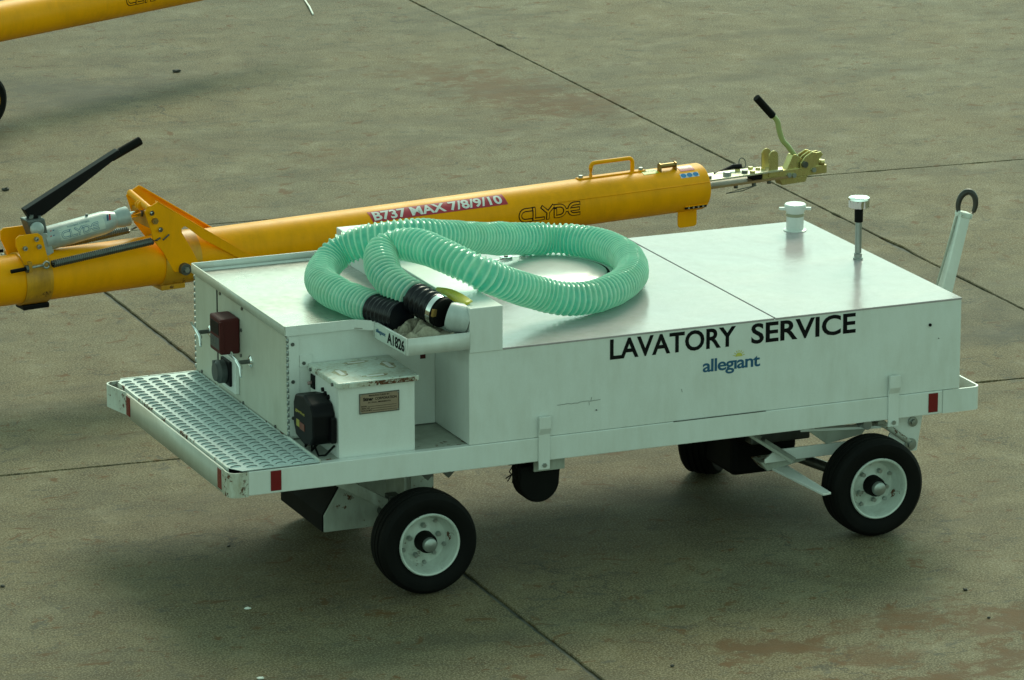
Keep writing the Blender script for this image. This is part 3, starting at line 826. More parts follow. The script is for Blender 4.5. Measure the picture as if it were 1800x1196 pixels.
# black charger hanging on the left face
ch = MB().prism([(0.10, 0.79), (0.10, 0.905), (0.135, 0.95), (0.235, 0.975), (0.35, 0.955), (0.375, 0.91), (0.375, 0.80), (0.345, 0.745), (0.24, 0.725), (0.135, 0.745)], (0.470, 0, 0), (0, 1, 0), (0, 0, 1), (0.117, 0, 0)).build('charger', BLK, bb, 0.012, 3)
MB().box(0.555, 0.582, 0.070, 0.125, 0.76, 0.89).build('charger_flange', BLK, ch, 0.006)
fc = lambda a, b: Vector((0.4685, 0.36 - a, b))
lettering('genius', 0.02, 0.150, 0.868, 0.888, fc, surf('dull_yellow_ink', (0.30, 0.25, 0.02), 0.5), ch, bold=0.03)
bx('charger_badge', surf('dull_yellow_badge', (0.30, 0.26, 0.03), 0.5), ch, 0.4675, 0.470, 0.285, 0.325, 0.80, 0.835, 0.001)
bx('charger_badge', surf('dull_red_badge', (0.16, 0.03, 0.015), 0.5), ch, 0.4675, 0.470, 0.215, 0.280, 0.795, 0.83, 0.001)
for (y0, y1) in ((0.16, 0.09), (0.28, 0.33), (0.20, 0.24)):
    pts = [Vector((0.50, y0, 0.735)), Vector((0.50, (y0 + y1) / 2 - 0.02, 0.70)), Vector((0.53, y1, 0.703)), Vector((0.585, y1 + 0.02, 0.74))]
    MB().tube(pts, 0.006, 8).build('charger_cable', RUB, ch)

# --- stakes
def stake(x, ztop, zbot):
    mb = MB().prism([(0, zbot), (-0.010, zbot), (-0.010, ZT + 0.018), (-0.024, ZT + 0.05), (-0.024, ztop), (-0.006, ztop), (-0.006, ZT + 0.06), (0, ZT + 0.03)], (x - 0.030, -0.001, 0), (0, 1, 0), (0, 0, 1), (0.060, 0, 0))
    o = mb.build('stake_bracket', WHITE, cart, 0.002)
    MB().cyl((x, -0.018, zbot + 0.022), (x, -0.010, zbot + 0.022), 0.012, n=6).build('bolt', ZINC, o)
stake(1.645, 0.802, 0.545 - 0.015)
stake(3.575, 0.806, 0.535)

# --- wheels
def make_wheel(name, R0, wd, rim_r):
    t = empty(name, (0, 0, 0))
    h_ = wd / 2
    ty = MB()
    prof = [(rim_r - 0.012, -h_ * 0.72), (rim_r + 0.006, -h_ * 0.86), (rim_r + 0.03, -h_ * 0.98), (R0 * 0.80, -h_ * 1.06), (R0 * 0.90, -h_ * 1.02), (R0 * 0.955, -h_ * 0.88), (R0 * 0.975, -h_ * 0.80)]
    tr = []
    for k in range(4):
        y = -h_ * 0.70 + k * h_ * 0.40
        tr += [(R0 - 0.003 * abs(k - 1.5), y), (R0 - 0.003 * abs(k - 1.5), y + h_ * 0.26), (R0 - 0.010, y + h_ * 0.28), (R0 - 0.010, y + h_ * 0.38)]
    prof += tr + [(r, -y) for r, y in prof[::-1]]
    ty.lathe(prof, (0, 0, 0), (0, 1, 0), 64, caps=False)
    ty.build('tyre', RUB, t)
    rm = MB()
    rp_ = [(rim_r + 0.004, -h_ * 0.80), (rim_r + 0.006, -h_ * 0.95), (rim_r + 0.001, -h_ * 1.02), (rim_r - 0.006, -h_ * 0.98), (rim_r - 0.010, -h_ * 0.85), (rim_r - 0.016, -h_ * 0.45), (rim_r - 0.026, -h_ * 0.05), (rim_r - 0.036, h_ * 0.10), (rim_r - 0.060, h_ * 0.14), (rim_r - 0.085, h_ * 0.02), (0.05, -h_ * 0.06), (0.0, -h_ * 0.06)]
    rm.lathe(rp_, (0, 0, 0), (0, 1, 0), 56, caps=False)
    rm.lathe([(0.03, h_ * 0.2), (rim_r - 0.03, h_ * 0.25), (rim_r - 0.01, h_ * 0.9), (rim_r + 0.004, h_ * 0.85)], (0, 0, 0), (0, 1, 0), 40, caps=False)
    rim_ = rm.build('rim', WHEELW, t)
    MB().lathe([(0.0, h_ * 0.95), (rim_r - 0.012, h_ * 0.95), (rim_r - 0.012, h_ * 0.5), (0.0, h_ * 0.5)], (0, 0, 0), (0, 1, 0), 32).build('black_back_disc', RUB, t)  # black disc added to cover the light rim from behind
    for k in range(5):
        a = 2 * pi * k / 5 + 0.35
        c = Vector((0.080 * math.cos(a), -h_ * 0.0, 0.080 * math.sin(a)))
        MB().cyl(c, c + Vector((0, -0.020, 0)), 0.0135, 0.011, n=6, smooth=False).build('lug_nut', ZINC, rim_)
        a += pi / 5
        c = Vector((0.112 * math.cos(a), h_ * 0.14, 0.112 * math.sin(a)))
        MB().cyl(c, c + Vector((0, -0.016, 0)), 0.0115, 0.010, n=6, smooth=False).build('lug_nut', ZINC, rim_)
    MB().lathe([(0.053, -h_ * 0.0), (0.050, -h_ * 0.62), (0.044, -h_ * 0.82), (0.0, -h_ * 0.84)], (0, 0, 0), (0, 1, 0), 28).build('hub', RUB, t)
    MB().lathe([(0.036, -h_ * 0.80), (0.036, -h_ * 0.98), (0.033, -h_ * 1.08), (0.024, -h_ * 1.13), (0.0, -h_ * 1.15)], (0, 0, 0), (0, 1, 0), 28).build('hub_cap', ZINC, t)
    return t

WHEELW = surf('wheel_white_enamel', (0.52, 0.58, 0.52), 0.36, dirt=0.4, dirtcol=(0.22, 0.22, 0.17), rust=0.12, scale=3, bmp=0.002, coat=0.2)
w0 = make_wheel('wheel', 0.258, 0.172, 0.153)
allkids = {}
def place_tree(o, parent, loc, rz=0.0):
    c = o.copy(); COL.objects.link(c); c.parent = parent; c.location = loc; c.rotation_euler = (0, 0, rz)
    for ch_ in [k for k in bpy.data.objects if k.parent == o]:
        d_ = ch_.copy(); COL.objects.link(d_); d_.parent = c
        for g_ in [k for k in bpy.data.objects if k.parent == ch_]:
            e_ = g_.copy(); COL.objects.link(e_); e_.parent = d_
    return c
# nested one level too deep for a cart (cart > wheel > rim > nut): fold the nuts into the rim's mesh
def flatten(t):
    rim_ = next(k for k in bpy.data.objects if k.parent == t and k.name.startswith('rim'))
    nuts = [k for k in bpy.data.objects if k.parent == rim_]
    for nut in nuts: nut.parent = t
flatten(w0)
w0.parent = cart
w0.location = (0.985, -0.052, 0.2555)
w1 = place_tree(w0, cart, (3.437, -0.052, 0.2555))
w2_ = place_tree(w0, cart, (0.983, 1.27, 0.2555), pi)
w3 = place_tree(w0, cart, (3.13, 1.26, 0.2555), pi + R(46))
for wf_ in (w2_, w3):
    for k_ in [k for k in bpy.data.objects if k.parent == wf_ and k.name.startswith('rim')]:
        k_.data = k_.data.copy(); k_.data.materials[0] = RUB  # far rims take a black copy, standing in for shade under the cart
for wv_, rot_ in ((w1, 0.55), (w2_, 0.2), (w3, 0.9)):
    wv_.rotation_euler = (0, rot_, wv_.rotation_euler[2])

# --- running gear
MB().cyl((0.983, 0.0, 0.2555), (0.983, 1.22, 0.2555), 0.028, n=16).build('front_axle', STEEL, cart)
MB().cyl((3.435, 0.0, 0.2555), (3.16, 1.20, 0.2555), 0.028, n=16).build('rear_axle', STEEL, cart)
# hopper under the front end: sloped sheet-metal box
hp = MB()
hp.prism([(0.672, 0.175), (0.672, 0.262), (0.775, 0.43), (0.775, 0.555), (1.30, 0.555), (1.17, 0.40), (1.17, 0.175)], (0, 0.50, 0), (1, 0, 0), (0, 0, 1), (0, 0.60, 0))
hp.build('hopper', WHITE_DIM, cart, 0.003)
MB().prism([(0.671, 0.178), (0.671, 0.262), (0.774, 0.430), (0.774, 0.552), (0.766, 0.552), (0.766, 0.433), (0.664, 0.264), (0.664, 0.178)], (0, 0.506, 0), (1, 0, 0), (0, 0, 1), (0, 0.594, 0)).build('hopper_black_side', RUB, cart)  # black plate added over the hopper's end face and slope to darken them
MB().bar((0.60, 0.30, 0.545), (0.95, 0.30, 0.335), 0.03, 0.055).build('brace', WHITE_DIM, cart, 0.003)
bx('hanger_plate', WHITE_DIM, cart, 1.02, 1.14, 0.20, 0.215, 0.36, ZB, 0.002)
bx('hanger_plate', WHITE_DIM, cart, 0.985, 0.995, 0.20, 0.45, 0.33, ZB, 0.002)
bx('spring_seat', STEEL, cart, 0.93, 1.04, 0.26, 0.33, 0.29, 0.40, 0.004)
# black drop-bottom boot under the mid rail
bt = MB().prism([(-0.105, 0.0), (-0.11, -0.03), (-0.108, -0.075)] + [(0.108 * math.cos(a), -0.085 + 0.110 * math.sin(a)) for a in [pi + pi * k / 16 for k in range(1, 16)]] + [(0.108, -0.075), (0.112, -0.03), (0.118, 0.0)], (1.668, 0.10, 0.520), (1, 0, 0), (0, 0, 1), (0, 0.11, 0)).build('drain_boot', RUB, cart, 0.012, 3)
bx('boot_bracket', WHITE_DIM, cart, 1.62, 1.785, 0.06, 0.075, 0.50, ZB, 0.002)
tw = MB(); rt_ = random.Random(11)
for k in range(9):
    c = Vector((1.545 + rt_.uniform(-0.03, 0.03), 0.09, 0.552 + rt_.uniform(-0.02, 0.01)))
    pts = [c, c + Vector((rt_.uniform(-0.03, 0.02), -0.01, -0.03)), c + Vector((rt_.uniform(-0.05, 0.03), 0.0, -0.05 - 0.04 * rt_.random()))]
    tw.tube(pts, 0.0035, 6)
tw.build('wire_bundle', RUB, cart)
MB().box(1.50, 1.60, 0.10, 0.18, 0.535, ZB).build('valve_block', STEEL, cart, 0.005)
bx('duct_clamp', STEEL, cart, 2.44, 2.52, 0.30, 0.40, 0.50, ZB, 0.003)
# rear drawbar beams and linkage
MB().bar((2.86, 0.32, 0.530), (3.08, 0.12, 0.375), 0.060, 0.016).build('link_bar', WHITE_DIM, cart, 0.002)
MB().cyl((2.955, 0.225, 0.468), (2.952, 0.218, 0.480), 0.012, n=8).build('bolt', STEEL, cart)
MB().prism([(2.955, 0.372), (3.02, 0.418), (3.60, 0.418), (3.60, 0.355), (3.10, 0.355), (2.955, 0.352)], (0, 0.20, 0), (1, 0, 0), (0, 0, 1), (0, 0.012, 0)).build('draw_beam', WHITE, cart, 0.003)
MB().box(3.02, 3.60, 0.212, 0.30, 0.352, 0.366).build('draw_beam_flange', WHITE_DIM, cart, 0.002)
MB().prism([(2.945, 0.350), (2.985, 0.300), (3.20, 0.335), (3.20, 0.352)], (0, 0.23, 0), (1, 0, 0), (0, 0, 1), (0, 0.12, 0)).build('link_foot', WHITE_DIM, cart, 0.003)
MB().bar((3.05, 0.30, 0.312), (3.128, -0.165, 0.272), 0.105, 0.013, (0, 0, 1), 0.050, 0.013).build('brake_pedal', WHITE, cart, 0.003)
bx('dark_crossbox', STEEL, cart, 3.02, 3.36, 0.50, 0.95, 0.36, 0.52, 0.01)
MB().box(3.02, 3.34, 0.72, 1.12, 0.13, 0.50).build('tail_dark_block', RUB, cart, 0.03, 3)  # black block added to fill in the dark under the tail
MB().cyl((2.96, 0.62, 0.42), (3.30, 0.62, 0.30), 0.055, n=18).build('brake_cylinder', RUB, cart)
bx('red_valve', MAROON, cart, 2.98, 3.08, 0.42, 0.50, 0.50, 0.56, 0.01)
MB().bar((3.20, 0.34, 0.535), (3.60, 0.14, 0.518), 0.05, 0.012).build('leaf', WHITE, cart, 0.002)
MB().bar((3.16, 0.22, 0.505), (3.56, 0.10, 0.512), 0.05, 0.014).build('leaf', WHITE, cart, 0.002)
MB().prism([(3.20, 0.495), (3.55, 0.51), (3.50, 0.45), (3.30, 0.42)], (0, 0.19, 0), (1, 0, 0), (0, 0, 1), (0, 0.01, 0)).build('web_plate', WHITE_DIM, cart, 0.002)
MB().prism([(3.66, ZB), (3.80, ZB), (3.765, 0.36), (3.70, 0.36), (3.60, 0.45)], (0, 0.09, 0), (1, 0, 0), (0, 0, 1), (0, 0.012, 0)).build('spring_hanger', WHITE, cart, 0.003)
for (x, z, r_) in ((3.735, 0.518, 0.020), (3.725, 0.40, 0.026)):
    o = MB().lathe([(r_ + 0.006, 0.0), (r_ + 0.006, 0.008), (r_ * 0.75, 0.009), (r_ * 0.7, 0.022), (0.0, 0.023)], (x, 0.088, z), (0, -1, 0), 18).build('hanger_bolt', ZINC, cart, 0)
MB().tube([(3.47, 0.10, 0.545), (3.53, 0.08, 0.55), (3.58, 0.075, 0.515), (3.66, 0.08, 0.455), (3.72, 0.085, 0.41)], [0.020, 0.024, 0.017, 0.014, 0.014], 12).build('spring_arm', WHITE_DIM, cart)
MB().cyl((3.46, 0.05, 0.540), (3.46, 0.14, 0.540), 0.026, n=16).build('pivot', ZINC, cart)

# --- folded drawbar standing at the tail
db = MB()
p0, p1 = Vector((4.22, 0.91, 0.50)), Vector((4.44, 0.91, 1.355))
db.bar(p0, p1, 0.085, 0.075, (1, 0, 0.0), 0.066, 0.060)
drb = db.build('drawbar', WHITE, cart, 0.006)
MB().bar(p0 + Vector((-0.0415, 0, 0.1)), p1 + Vector((-0.036, 0, 0)), 0.012, 0.010, (1, 0, 0)).build('drawbar_weld', WHITE_DIM, drb, 0.002)
MB().box(4.16, 4.28, 0.84, 0.98, 0.44, 0.52).build('drawbar_hinge', STEEL, drb, 0.005)
MB().box(4.08, 4.17, 0.86, 0.96, 0.46, 0.60).build('drawbar_mount', WHITE_DIM, drb, 0.005)
c = Vector((4.462, 0.91, 1.410))
ax = Vector((0.93, -0.36, 0.0)).normalized(); az = Vector((0.10, 0.0, 1.0)).normalized()
pts = [c + ax * 0.046 * math.cos(t) + az * 0.070 * math.sin(t) for t in [R(-42) + R(264) * k / 26 for k in range(27)]]
MB().tube(pts, [0.011 + 0.006 * math.sin(pi * k / 26) for k in range(27)], 14).build('towing_eye', surf('worn_black_steel', (0.03, 0.032, 0.032), 0.4, metal=0.4, dirt=0.5, dirtcol=(0.10, 0.08, 0.05), rust=0.2), drb)
MB().bar(p1 + Vector((0, 0, -0.01)), p1 + Vector((0.008, 0, 0.018)), 0.075, 0.07, (1, 0, 0)).build('eye_weld', RUSTY, drb, 0.006)

# ================================================================== HOSE (lies on the cart)
hose = empty('drain_hose', (1.6, 0.9, HT))
tag(hose, 'green ribbed lavatory drain hose looped on top of the white cart with black cuffs', 'hose')
HP = [(1.00, 0.262, 1.305), (0.955, 0.42, 1.305), (0.918, 0.56, 1.308), (0.876, 0.764, 1.310), (0.862, 0.95, 1.312), (0.897, 1.117, 1.315), (0.985, 1.260, 1.345), (1.089, 1.297, 1.405),
      (1.225, 1.215, 1.465), (1.432, 1.175, 1.475), (1.651, 1.255, 1.428), (2.009, 1.505, 1.325), (2.342, 1.665, 1.258), (2.520, 1.540, 1.258), (2.604, 1.306, 1.258), (2.562, 0.993, 1.258),
      (2.425, 0.703, 1.258), (2.166, 0.46, 1.258), (1.951, 0.397, 1.268), (1.803, 0.405, 1.310), (1.634, 0.347, 1.38), (1.433, 0.294, 1.480), (1.313, 0.452, 1.540), (1.252, 0.640, 1.555),
      (1.170, 0.760, 1.545), (1.085, 0.745, 1.515), (1.038, 0.621, 1.470), (1.030, 0.440, 1.425), (1.081, 0.280, 1.392), (1.138, 0.150, 1.360), (1.166, 0.085, 1.345)]
def catmull(P, n=40):
    P = [Vector(p_) for p_ in P]
    P = [P[0] * 2 - P[1]] + P + [P[-1] * 2 - P[-2]]
    out = []
    for i in range(1, len(P) - 2):
        a, b, c_, d_ = P[i - 1:i + 3]
        for k in range(n):
            t = k / n
            out.append(0.5 * ((2 * b) + (c_ - a) * t + (2 * a - 5 * b + 4 * c_ - d_) * t * t + (3 * b - a - 3 * c_ + d_) * t ** 3))
    out.append(P[-2])
    return out
raw = catmull(HP)
for _ in range(3):
    sm_ = raw[:]
    for i in range(12, len(raw) - 12):
        sm_[i] = sum(raw[i - 12:i + 13], Vector()) / 25
    raw = sm_
org = Vector(hose.location)
raw = [p_ - org for p_ in raw]
cum = [0.0]
for a, b in zip(raw, raw[1:]): cum.append(cum[-1] + (b - a).length)
TL = cum[-1]
def at(s_):
    s_ = max(0, min(TL, s_))
    lo, hi = 0, len(cum) - 1
    while hi - lo > 1:
        md = (lo + hi) // 2
        if cum[md] <= s_: lo = md
        else: hi = md
    f = (s_ - cum[lo]) / max(1e-9, cum[hi] - cum[lo])
    return raw[lo].lerp(raw[hi], f)
def ribbed(s0, s1, r_in, ridge, pitch, name, mat, nseg=36, per=10, sharp=3.0):
    N = int((s1 - s0) / pitch * per)
    mb = MB(); rings = []; att = []
    prev = None
    for i in range(N + 1):
        s_ = s0 + (s1 - s0) * i / N
        P = at(s_); d = (at(s_ + 0.01) - at(s_ - 0.01)).normalized()
        if prev is None: _, u, v = basis(d)
        else: u = (prev - d * prev.dot(d)).normalized(); v = d.cross(u)
        prev = u
        ring_ = []
        for k in range(nseg):
            a = 2 * pi * k / nseg
            ph = (i / per) * 2 * pi + a + 1.1 * noise.noise(Vector((s_ * 2.3, 0.5, 0)))          # helix phase
            cr = ((1 + math.cos(ph)) / 2) ** sharp
            rr = r_in + ridge * cr * (0.85 + 0.3 * noise.noise(Vector((s_ * 9, 3, 1)))) + 0.004 * noise.noise(P * 5) + 0.0012 * noise.noise(P * 14 + Vector((k, 0, 0)))
            ring_.append(mb.v(P + u * rr * math.cos(a) + v * rr * math.sin(a))); att.append(cr)
        rings.append(ring_)
    mb.skin(rings, caps=True)
    bm = mb.bm
    lay = bm.verts.layers.float.new('rib')
    bm.verts.ensure_lookup_table()
    for v_, c_ in zip(bm.verts, att): v_[lay] = min(1.0, c_ ** 1.6)
    return mb.build(name, mat, hose)
C0, C1 = 0.235, TL - 0.245
ribbed(C0 - 0.02, C1 + 0.02, 0.0745, 0.0135, 0.0305, 'hose_wall', HOSE)
ribbed(0.0, C0, 0.0705, 0.010, 0.0330, 'hose_cuff', CUFF, sharp=1.3)
ribbed(C1, TL - 0.045, 0.0740, 0.010, 0.0330, 'hose_cuff', CUFF, sharp=1.3)
pc = at(TL - 0.055); pd = (at(TL) - at(TL - 0.03)).normalized()
cl = MB().lathe([(0.0775, -0.014), (0.0815, -0.014), (0.0815, 0.014), (0.0775, 0.014)], pc, pd, 40, caps=False).build('hose_clamp', CHROME, hose)
MB().lathe([(0.073, 0.014), (0.076, 0.016), (0.075, 0.034), (0.066, 0.038)], pc, pd, 36).build('end_collar', RUB, hose)
_, u_, v_ = basis(pd)
MB().bar(pc + pd * 0.0 + Vector((-0.62, -0.72, -0.1)).normalized() * 0.082, pc + pd * 0.002 + Vector((-0.55, -0.72, 0.3)).normalized() * 0.086, 0.022, 0.014, pd).build('clamp_screw', BRASS, cl)

# yellow strap by the elbow
st = MB()
prev = None
for k in range(13):
    f = k / 12
    P = Vector((1.252 + 0.055 * f - 0.02, 0.40 - 0.33 * f, HG + 0.012 + 0.020 * math.sin(f * 3.0)))
    wv2 = 0.050 * (0.35 + 0.65 * f)
    cur = [st.v(P + Vector((-wv2, -0.02 * f, -0.036 * (1 - 0.5 * f)))), st.v(P + Vector((0.010, 0, 0.004)))]
    if prev: st.face([prev[0], prev[1], cur[1], cur[0]], True)
    prev = cur
so = st.build('yellow_strap', YTAG, None)
sm2 = so.modifiers.new('thick', 'SOLIDIFY'); sm2.thickness = 0.004
tag(so, 'short yellow vinyl strap caught beside the hose cuff on the white guard', 'strap')

# crumpled cloth in the spout
def rag(name, cx, cy, z, rx, ry, hgt, seed, lab):
    mb = MB(); nu, nv = 46, 34; V = []
    for i in range(nu):
        row = []
        for j in range(nv):
            a, b = i / (nu - 1) * 2 - 1, j / (nv - 1) * 2 - 1
            q = Vector((a * 2.1 + seed, b * 2.1, seed * 2))
            q = Vector((q.x * 0.55, q.y * 1.25, q.z)); fold = abs(noise.noise(q)) * 1.9 + 0.30 * abs(noise.noise(q * 2.4)) + 0.06 * noise.noise(q * 5)
            fall = max(0, 1 - max(abs(a), abs(b)) ** 3)
            X = cx + rx * a * (1 + 0.12 * noise.noise(q * 0.7 + Vector((4, 0, 0)))) + 0.02 * noise.noise(q * 2)
            Y = cy + ry * b * (1 + 0.15 * noise.noise(q * 0.7 + Vector((0, 6, 0)))) + 0.02 * noise.noise(q * 2.2)
            row.append(mb.v((X, Y, z + 0.006 + hgt * fall * fold)))
        V.append(row)
    for i in range(nu - 1):
        for j in range(nv - 1):
            mb.face([V[i][j], V[i + 1][j], V[i + 1][j + 1], V[i][j + 1]], True)
    o = mb.build(name, CLOTH, None)
    s_ = o.modifiers.new('thick', 'SOLIDIFY'); s_.thickness = 0.004; s_.offset = 0
    tag(o, lab, 'cloth')
    return o
rag('soiled_cloth', 1.06, 0.17, CT + 0.004, 0.125, 0.15, 0.085, 1.7, 'crumpled brown grey cloth lying in the white tray under the black hose cuff')

# ================================================================== TOW BARS
def make_towbar():
    t = empty('tow_bar', (0.145, 4.216, 0), R(7.4064))
    RZ, RR = 0.645, 0.1415
    tube = MB().skin([]) if False else None
    mb = MB()
    d, u, v = Vector((1, 0, 0)), Vector((0, 1, 0)), Vector((0, 0, 1))
    xs = [-1.9, -1.86, 0.9, 2.6, 3.9, 4.612, 4.620]
    rs_ = [RR - 0.03, RR, RR, RR, RR, RR, RR - 0.004]
    rings = [mb.ring(Vector((x, 0, RZ)), u, v, r_, 64) for x, r_ in zip(xs, rs_)]
    mb.skin(rings, caps=False); mb.face(rings[0])
    rin = mb.ring(Vector((4.620, 0, RZ)), u, v, RR - 0.012, 64); rin2 = mb.ring(Vector((4.45, 0, RZ)), u, v, RR - 0.012, 64)
    mb.skin([rings[-1], rin, rin2], caps=False); mb.face(rin2)
    main = mb.build('main_tube', YEL, t)
    cylm = lambda off: (lambda a, ph: Vector((a, -(RR + off) * math.cos(ph), RZ + (RR + off) * math.sin(ph))))
    # tube end sleeve, long weld line
    MB().cyl((3.55, -(RR) * math.cos(R(22)), RZ + RR * math.sin(R(22))), (4.61, -(RR) * math.cos(R(22)), RZ + RR * math.sin(R(22))), 0.004, n=8).build('weld_seam', YEL, main)
    # red label with white lettering (text runs along x, height along the arc)
    f0_ = cylm(0.0015)
    lb = MB(); nx, ny = 40, 8
    g_ = [[lb.v(f0_(2.300 + 0.905 * i / nx + 0.012 * (1 - j / ny), R(34 + 31 * j / ny))) for j in range(ny + 1)] for i in range(nx + 1)]
    for i in range(nx):
        for j in range(ny): lb.face([g_[i][j], g_[i + 1][j], g_[i + 1][j + 1], g_[i][j + 1]], True)
    rl = lb.build('model_label', REDL, main)
    fw_ = cylm(0.0030)
    lettering('B737 MAX 7/8/9/10', 2.325, 3.185, R(38.5), R(62.5), lambda a, b: fw_(a, b), WINK, rl, bold=0.03, cut=R(5), box=(0.0, 0.73))
    # outlined maker's letters: wide dark stroke with a narrower yellow one on top
    def outlined(x0, h0, sc_, fdark, fin, par, dark, light, w1=0.026, w2=0.014):
        C_ = lambda cx: [(cx + 0.85, 0.98), (cx + 0.35, 0.98)] + [(cx + 0.42 + 0.42 * math.cos(R(a)) * 1.0, 0.5 + 0.48 * math.sin(R(a))) for a in range(100, 261, 20)] + [(cx + 0.35, 0.02), (cx + 0.85, 0.02)]
        L_ = [(1.08, 1.0), (1.08, 0.02), (1.78, 0.02)]
        Y_ = [[(1.75, 1.0), (2.15, 0.52), (2.15, 0.0)], [(2.55, 1.0), (2.15, 0.52)]]
        D_ = [(2.72, 0.98), (3.05, 0.98)] + [(3.05 + 0.42 * math.cos(R(a)), 0.5 + 0.48 * math.sin(R(a))) for a in range(70, -71, -20)] + [(3.05, 0.02), (2.72, 0.02), (2.72, 0.62)]
        E_ = [[(4.55, 0.98), (4.15, 0.98)] + [(4.2 + 0.42 * math.cos(R(a)), 0.5 + 0.48 * math.sin(R(a))) for a in range(110, 251, 20)] + [(4.15, 0.02), (4.55, 0.02)], [(3.45, 0.5), (4.5, 0.5)]]
        paths = [C_(0), L_] + Y_ + [D_] + E_
        sx, sy = sc_
        pp = [[(x0 + a * sx, h0 + b * sy) for a, b in p_] for p_ in paths]
        md = MB(); strokes(md, pp, w1, fdark); md.build('maker_lettering', dark, par)
        ml = MB(); strokes(ml, pp, w2, fin); ml.build('lettering_fill', light, par)
    d1, d2 = cylm(0.0015), cylm(0.0032)
    dd1 = lambda a, b: d1(a, b / RR); dd2 = lambda a, b: d2(a, b / RR)
    outlined(3.285, R(-12) * RR, (0.0885, 0.066), dd1, dd2, main, INK, YEL, 0.0235, 0.0115)
    # carrying handle on its strip
    bx('handle_strip', YEL, main, 3.76, 4.23, -0.020, 0.020, RZ + RR - 0.002, RZ + RR + 0.008, 0.003)
    hp_ = [(3.855, 0, RZ + RR), (3.855, 0, RZ + RR + 0.06)] + [(3.855 + 0.028 - 0.028 * math.cos(R(a)), 0, RZ + RR + 0.060 + 0.028 * math.sin(R(a))) for a in (20, 45, 70, 90)] + [(4.118 + 0.028 * math.sin(R(a)), 0, RZ + RR + 0.060 + 0.028 * math.cos(R(a))) for a in (0, 20, 45, 70, 90)] + [(4.146, 0, RZ + RR)]
    MB().tube(hp_, 0.0125, 12).build('carrying_handle', YEL, main)
    for x in (3.785, 4.205):
        MB().cyl((x, 0, RZ + RR + 0.006), (x, 0, RZ + RR + 0.022), 0.014, 0.013, n=6, smooth=False).build('bolt', ZINC, main)
    # stickers near the end
    def patch(x0, x1, a0, a1, mat, nm, off=0.0015):
        fz = cylm(off); q_ = MB(); nj = 6
        g2 = [[q_.v(fz(x_, R(a0 + (a1 - a0) * j / nj))) for j in range(nj + 1)] for x_ in (x0, x1)]
        for j in range(nj): q_.face([g2[0][j], g2[1][j], g2[1][j + 1], g2[0][j + 1]], True)
        return q_.build(nm, mat, main)
    pg_ = patch(4.195, 4.30, 66, 92, GRNL, 'caution_sticker')
    lettering('CAUTION', 4.203, 4.292, R(75), R(83), cylm(0.003), INK, main, cut=R(4))
    patch(4.445, 4.545, 60, 84, REDL, 'red_sticker')
    lettering('DANGER', 4.455, 4.535, R(68), R(75), cylm(0.003), WINK, main, cut=R(4))
    pb = patch(4.425, 4.555, 40, 53, WINK, 'pictogram_sticker')
    for k in range(3):
        xm = 4.447 + k * 0.043; fz = cylm(0.003); q_ = MB()
        q_.face([q_.v(fz(xm + 0.019 * math.cos(a), R(46.5) + 0.105 * math.sin(a))) for a in [2 * pi * i / 14 for i in range(14)]])
        q_.build('blue_pictogram', BINK, main)
    # pin holder on top
    ph_ = MB().cyl((4.315, -0.035, RZ + RR + 0.022), (4.425, -0.035, RZ + RR + 0.022), 0.015, n=14).build('pin_holder', BRASS, main)
    for x in (4.312, 4.42):
        MB().prism([(-0.055, -0.004), (-0.015, -0.004), (-0.018, 0.045), (-0.035, 0.050), (-0.052, 0.045)], (x, 0, RZ + RR - 0.008), (0, 1, 0), (0, 0, 1), (0.008, 0, 0)).build('holder_lug', BRASS, ph_)
    # drop tab
    MB().prism([(4.440, 0.56), (4.572, 0.56), (4.572, 0.435)] + [(4.552 + 0.02 * math.cos(R(a)), 0.435 + 0.02 * math.sin(R(a))) for a in (-30, -60, -90)] + [(4.460 + 0.02 * math.cos(R(a)), 0.435 + 0.02 * math.sin(R(a))) for a in (-90, -120, -150, -180)], (0, -0.055, 0), (1, 0, 0), (0, 0, 1), (0, 0.010, 0)).build('drop_tab', YEL, t, 0.002)
    MB().box(4.455, 4.606, -0.112, -0.100, 0.540, 0.556).build('slot_strip', BLK, t, 0.001)
    for k in range(4):
        MB().cyl((4.478 + k * 0.034, -0.116, 0.548), (4.478 + k * 0.034, -0.111, 0.548), 0.007, n=8).build('strip_bolt', CHROME, t)
    bx('strip_ledge', YEL, t, 4.45, 4.612, -0.118, -0.085, 0.556, 0.562, 0.001)

    # ---- head
    hd = empty('coupling_head', (0, 0, 0)); hd.parent = t
    MB().prism([(4.45, -0.075), (4.72, -0.080), (5.19, -0.060), (5.19, 0.060), (4.80, 0.085), (4.45, 0.06)], (0, 0, 0.683), (1, 0, 0), (0, 1, 0), (0, 0, 0.012)).build('top_plate', PLATEZ, hd, 0.002)
    MB().prism([(4.45, -0.070), (5.25, -0.055), (5.25, 0.055), (4.45, 0.070)], (0, 0, 0.632), (1, 0, 0), (0, 1, 0), (0, 0, 0.014)).build('lower_plate', surf('copper_tinged_plate', (0.30, 0.16, 0.07), 0.5, metal=0.1, dirt=0.4, dirtcol=(0.3, 0.3, 0.12), bmp=0.002), hd, 0.002)
    MB().box(5.05, 5.52, -0.045, 0.045, 0.630, 0.684).build('draw_block', GOLDZ, hd, 0.004)
    MB().box(4.985, 5.046, -0.042, 0.030, 0.647, 0.682).build('shear_block', BLK, hd, 0.003)
    MB().prism([(5.20, 0.588), (5.37, 0.590), (5.39, 0.628), (5.18, 0.628)], (0, -0.035, 0), (1, 0, 0), (0, 0, 1), (0, 0.07, 0)).build('under_block', GOLDZ, hd, 0.003)
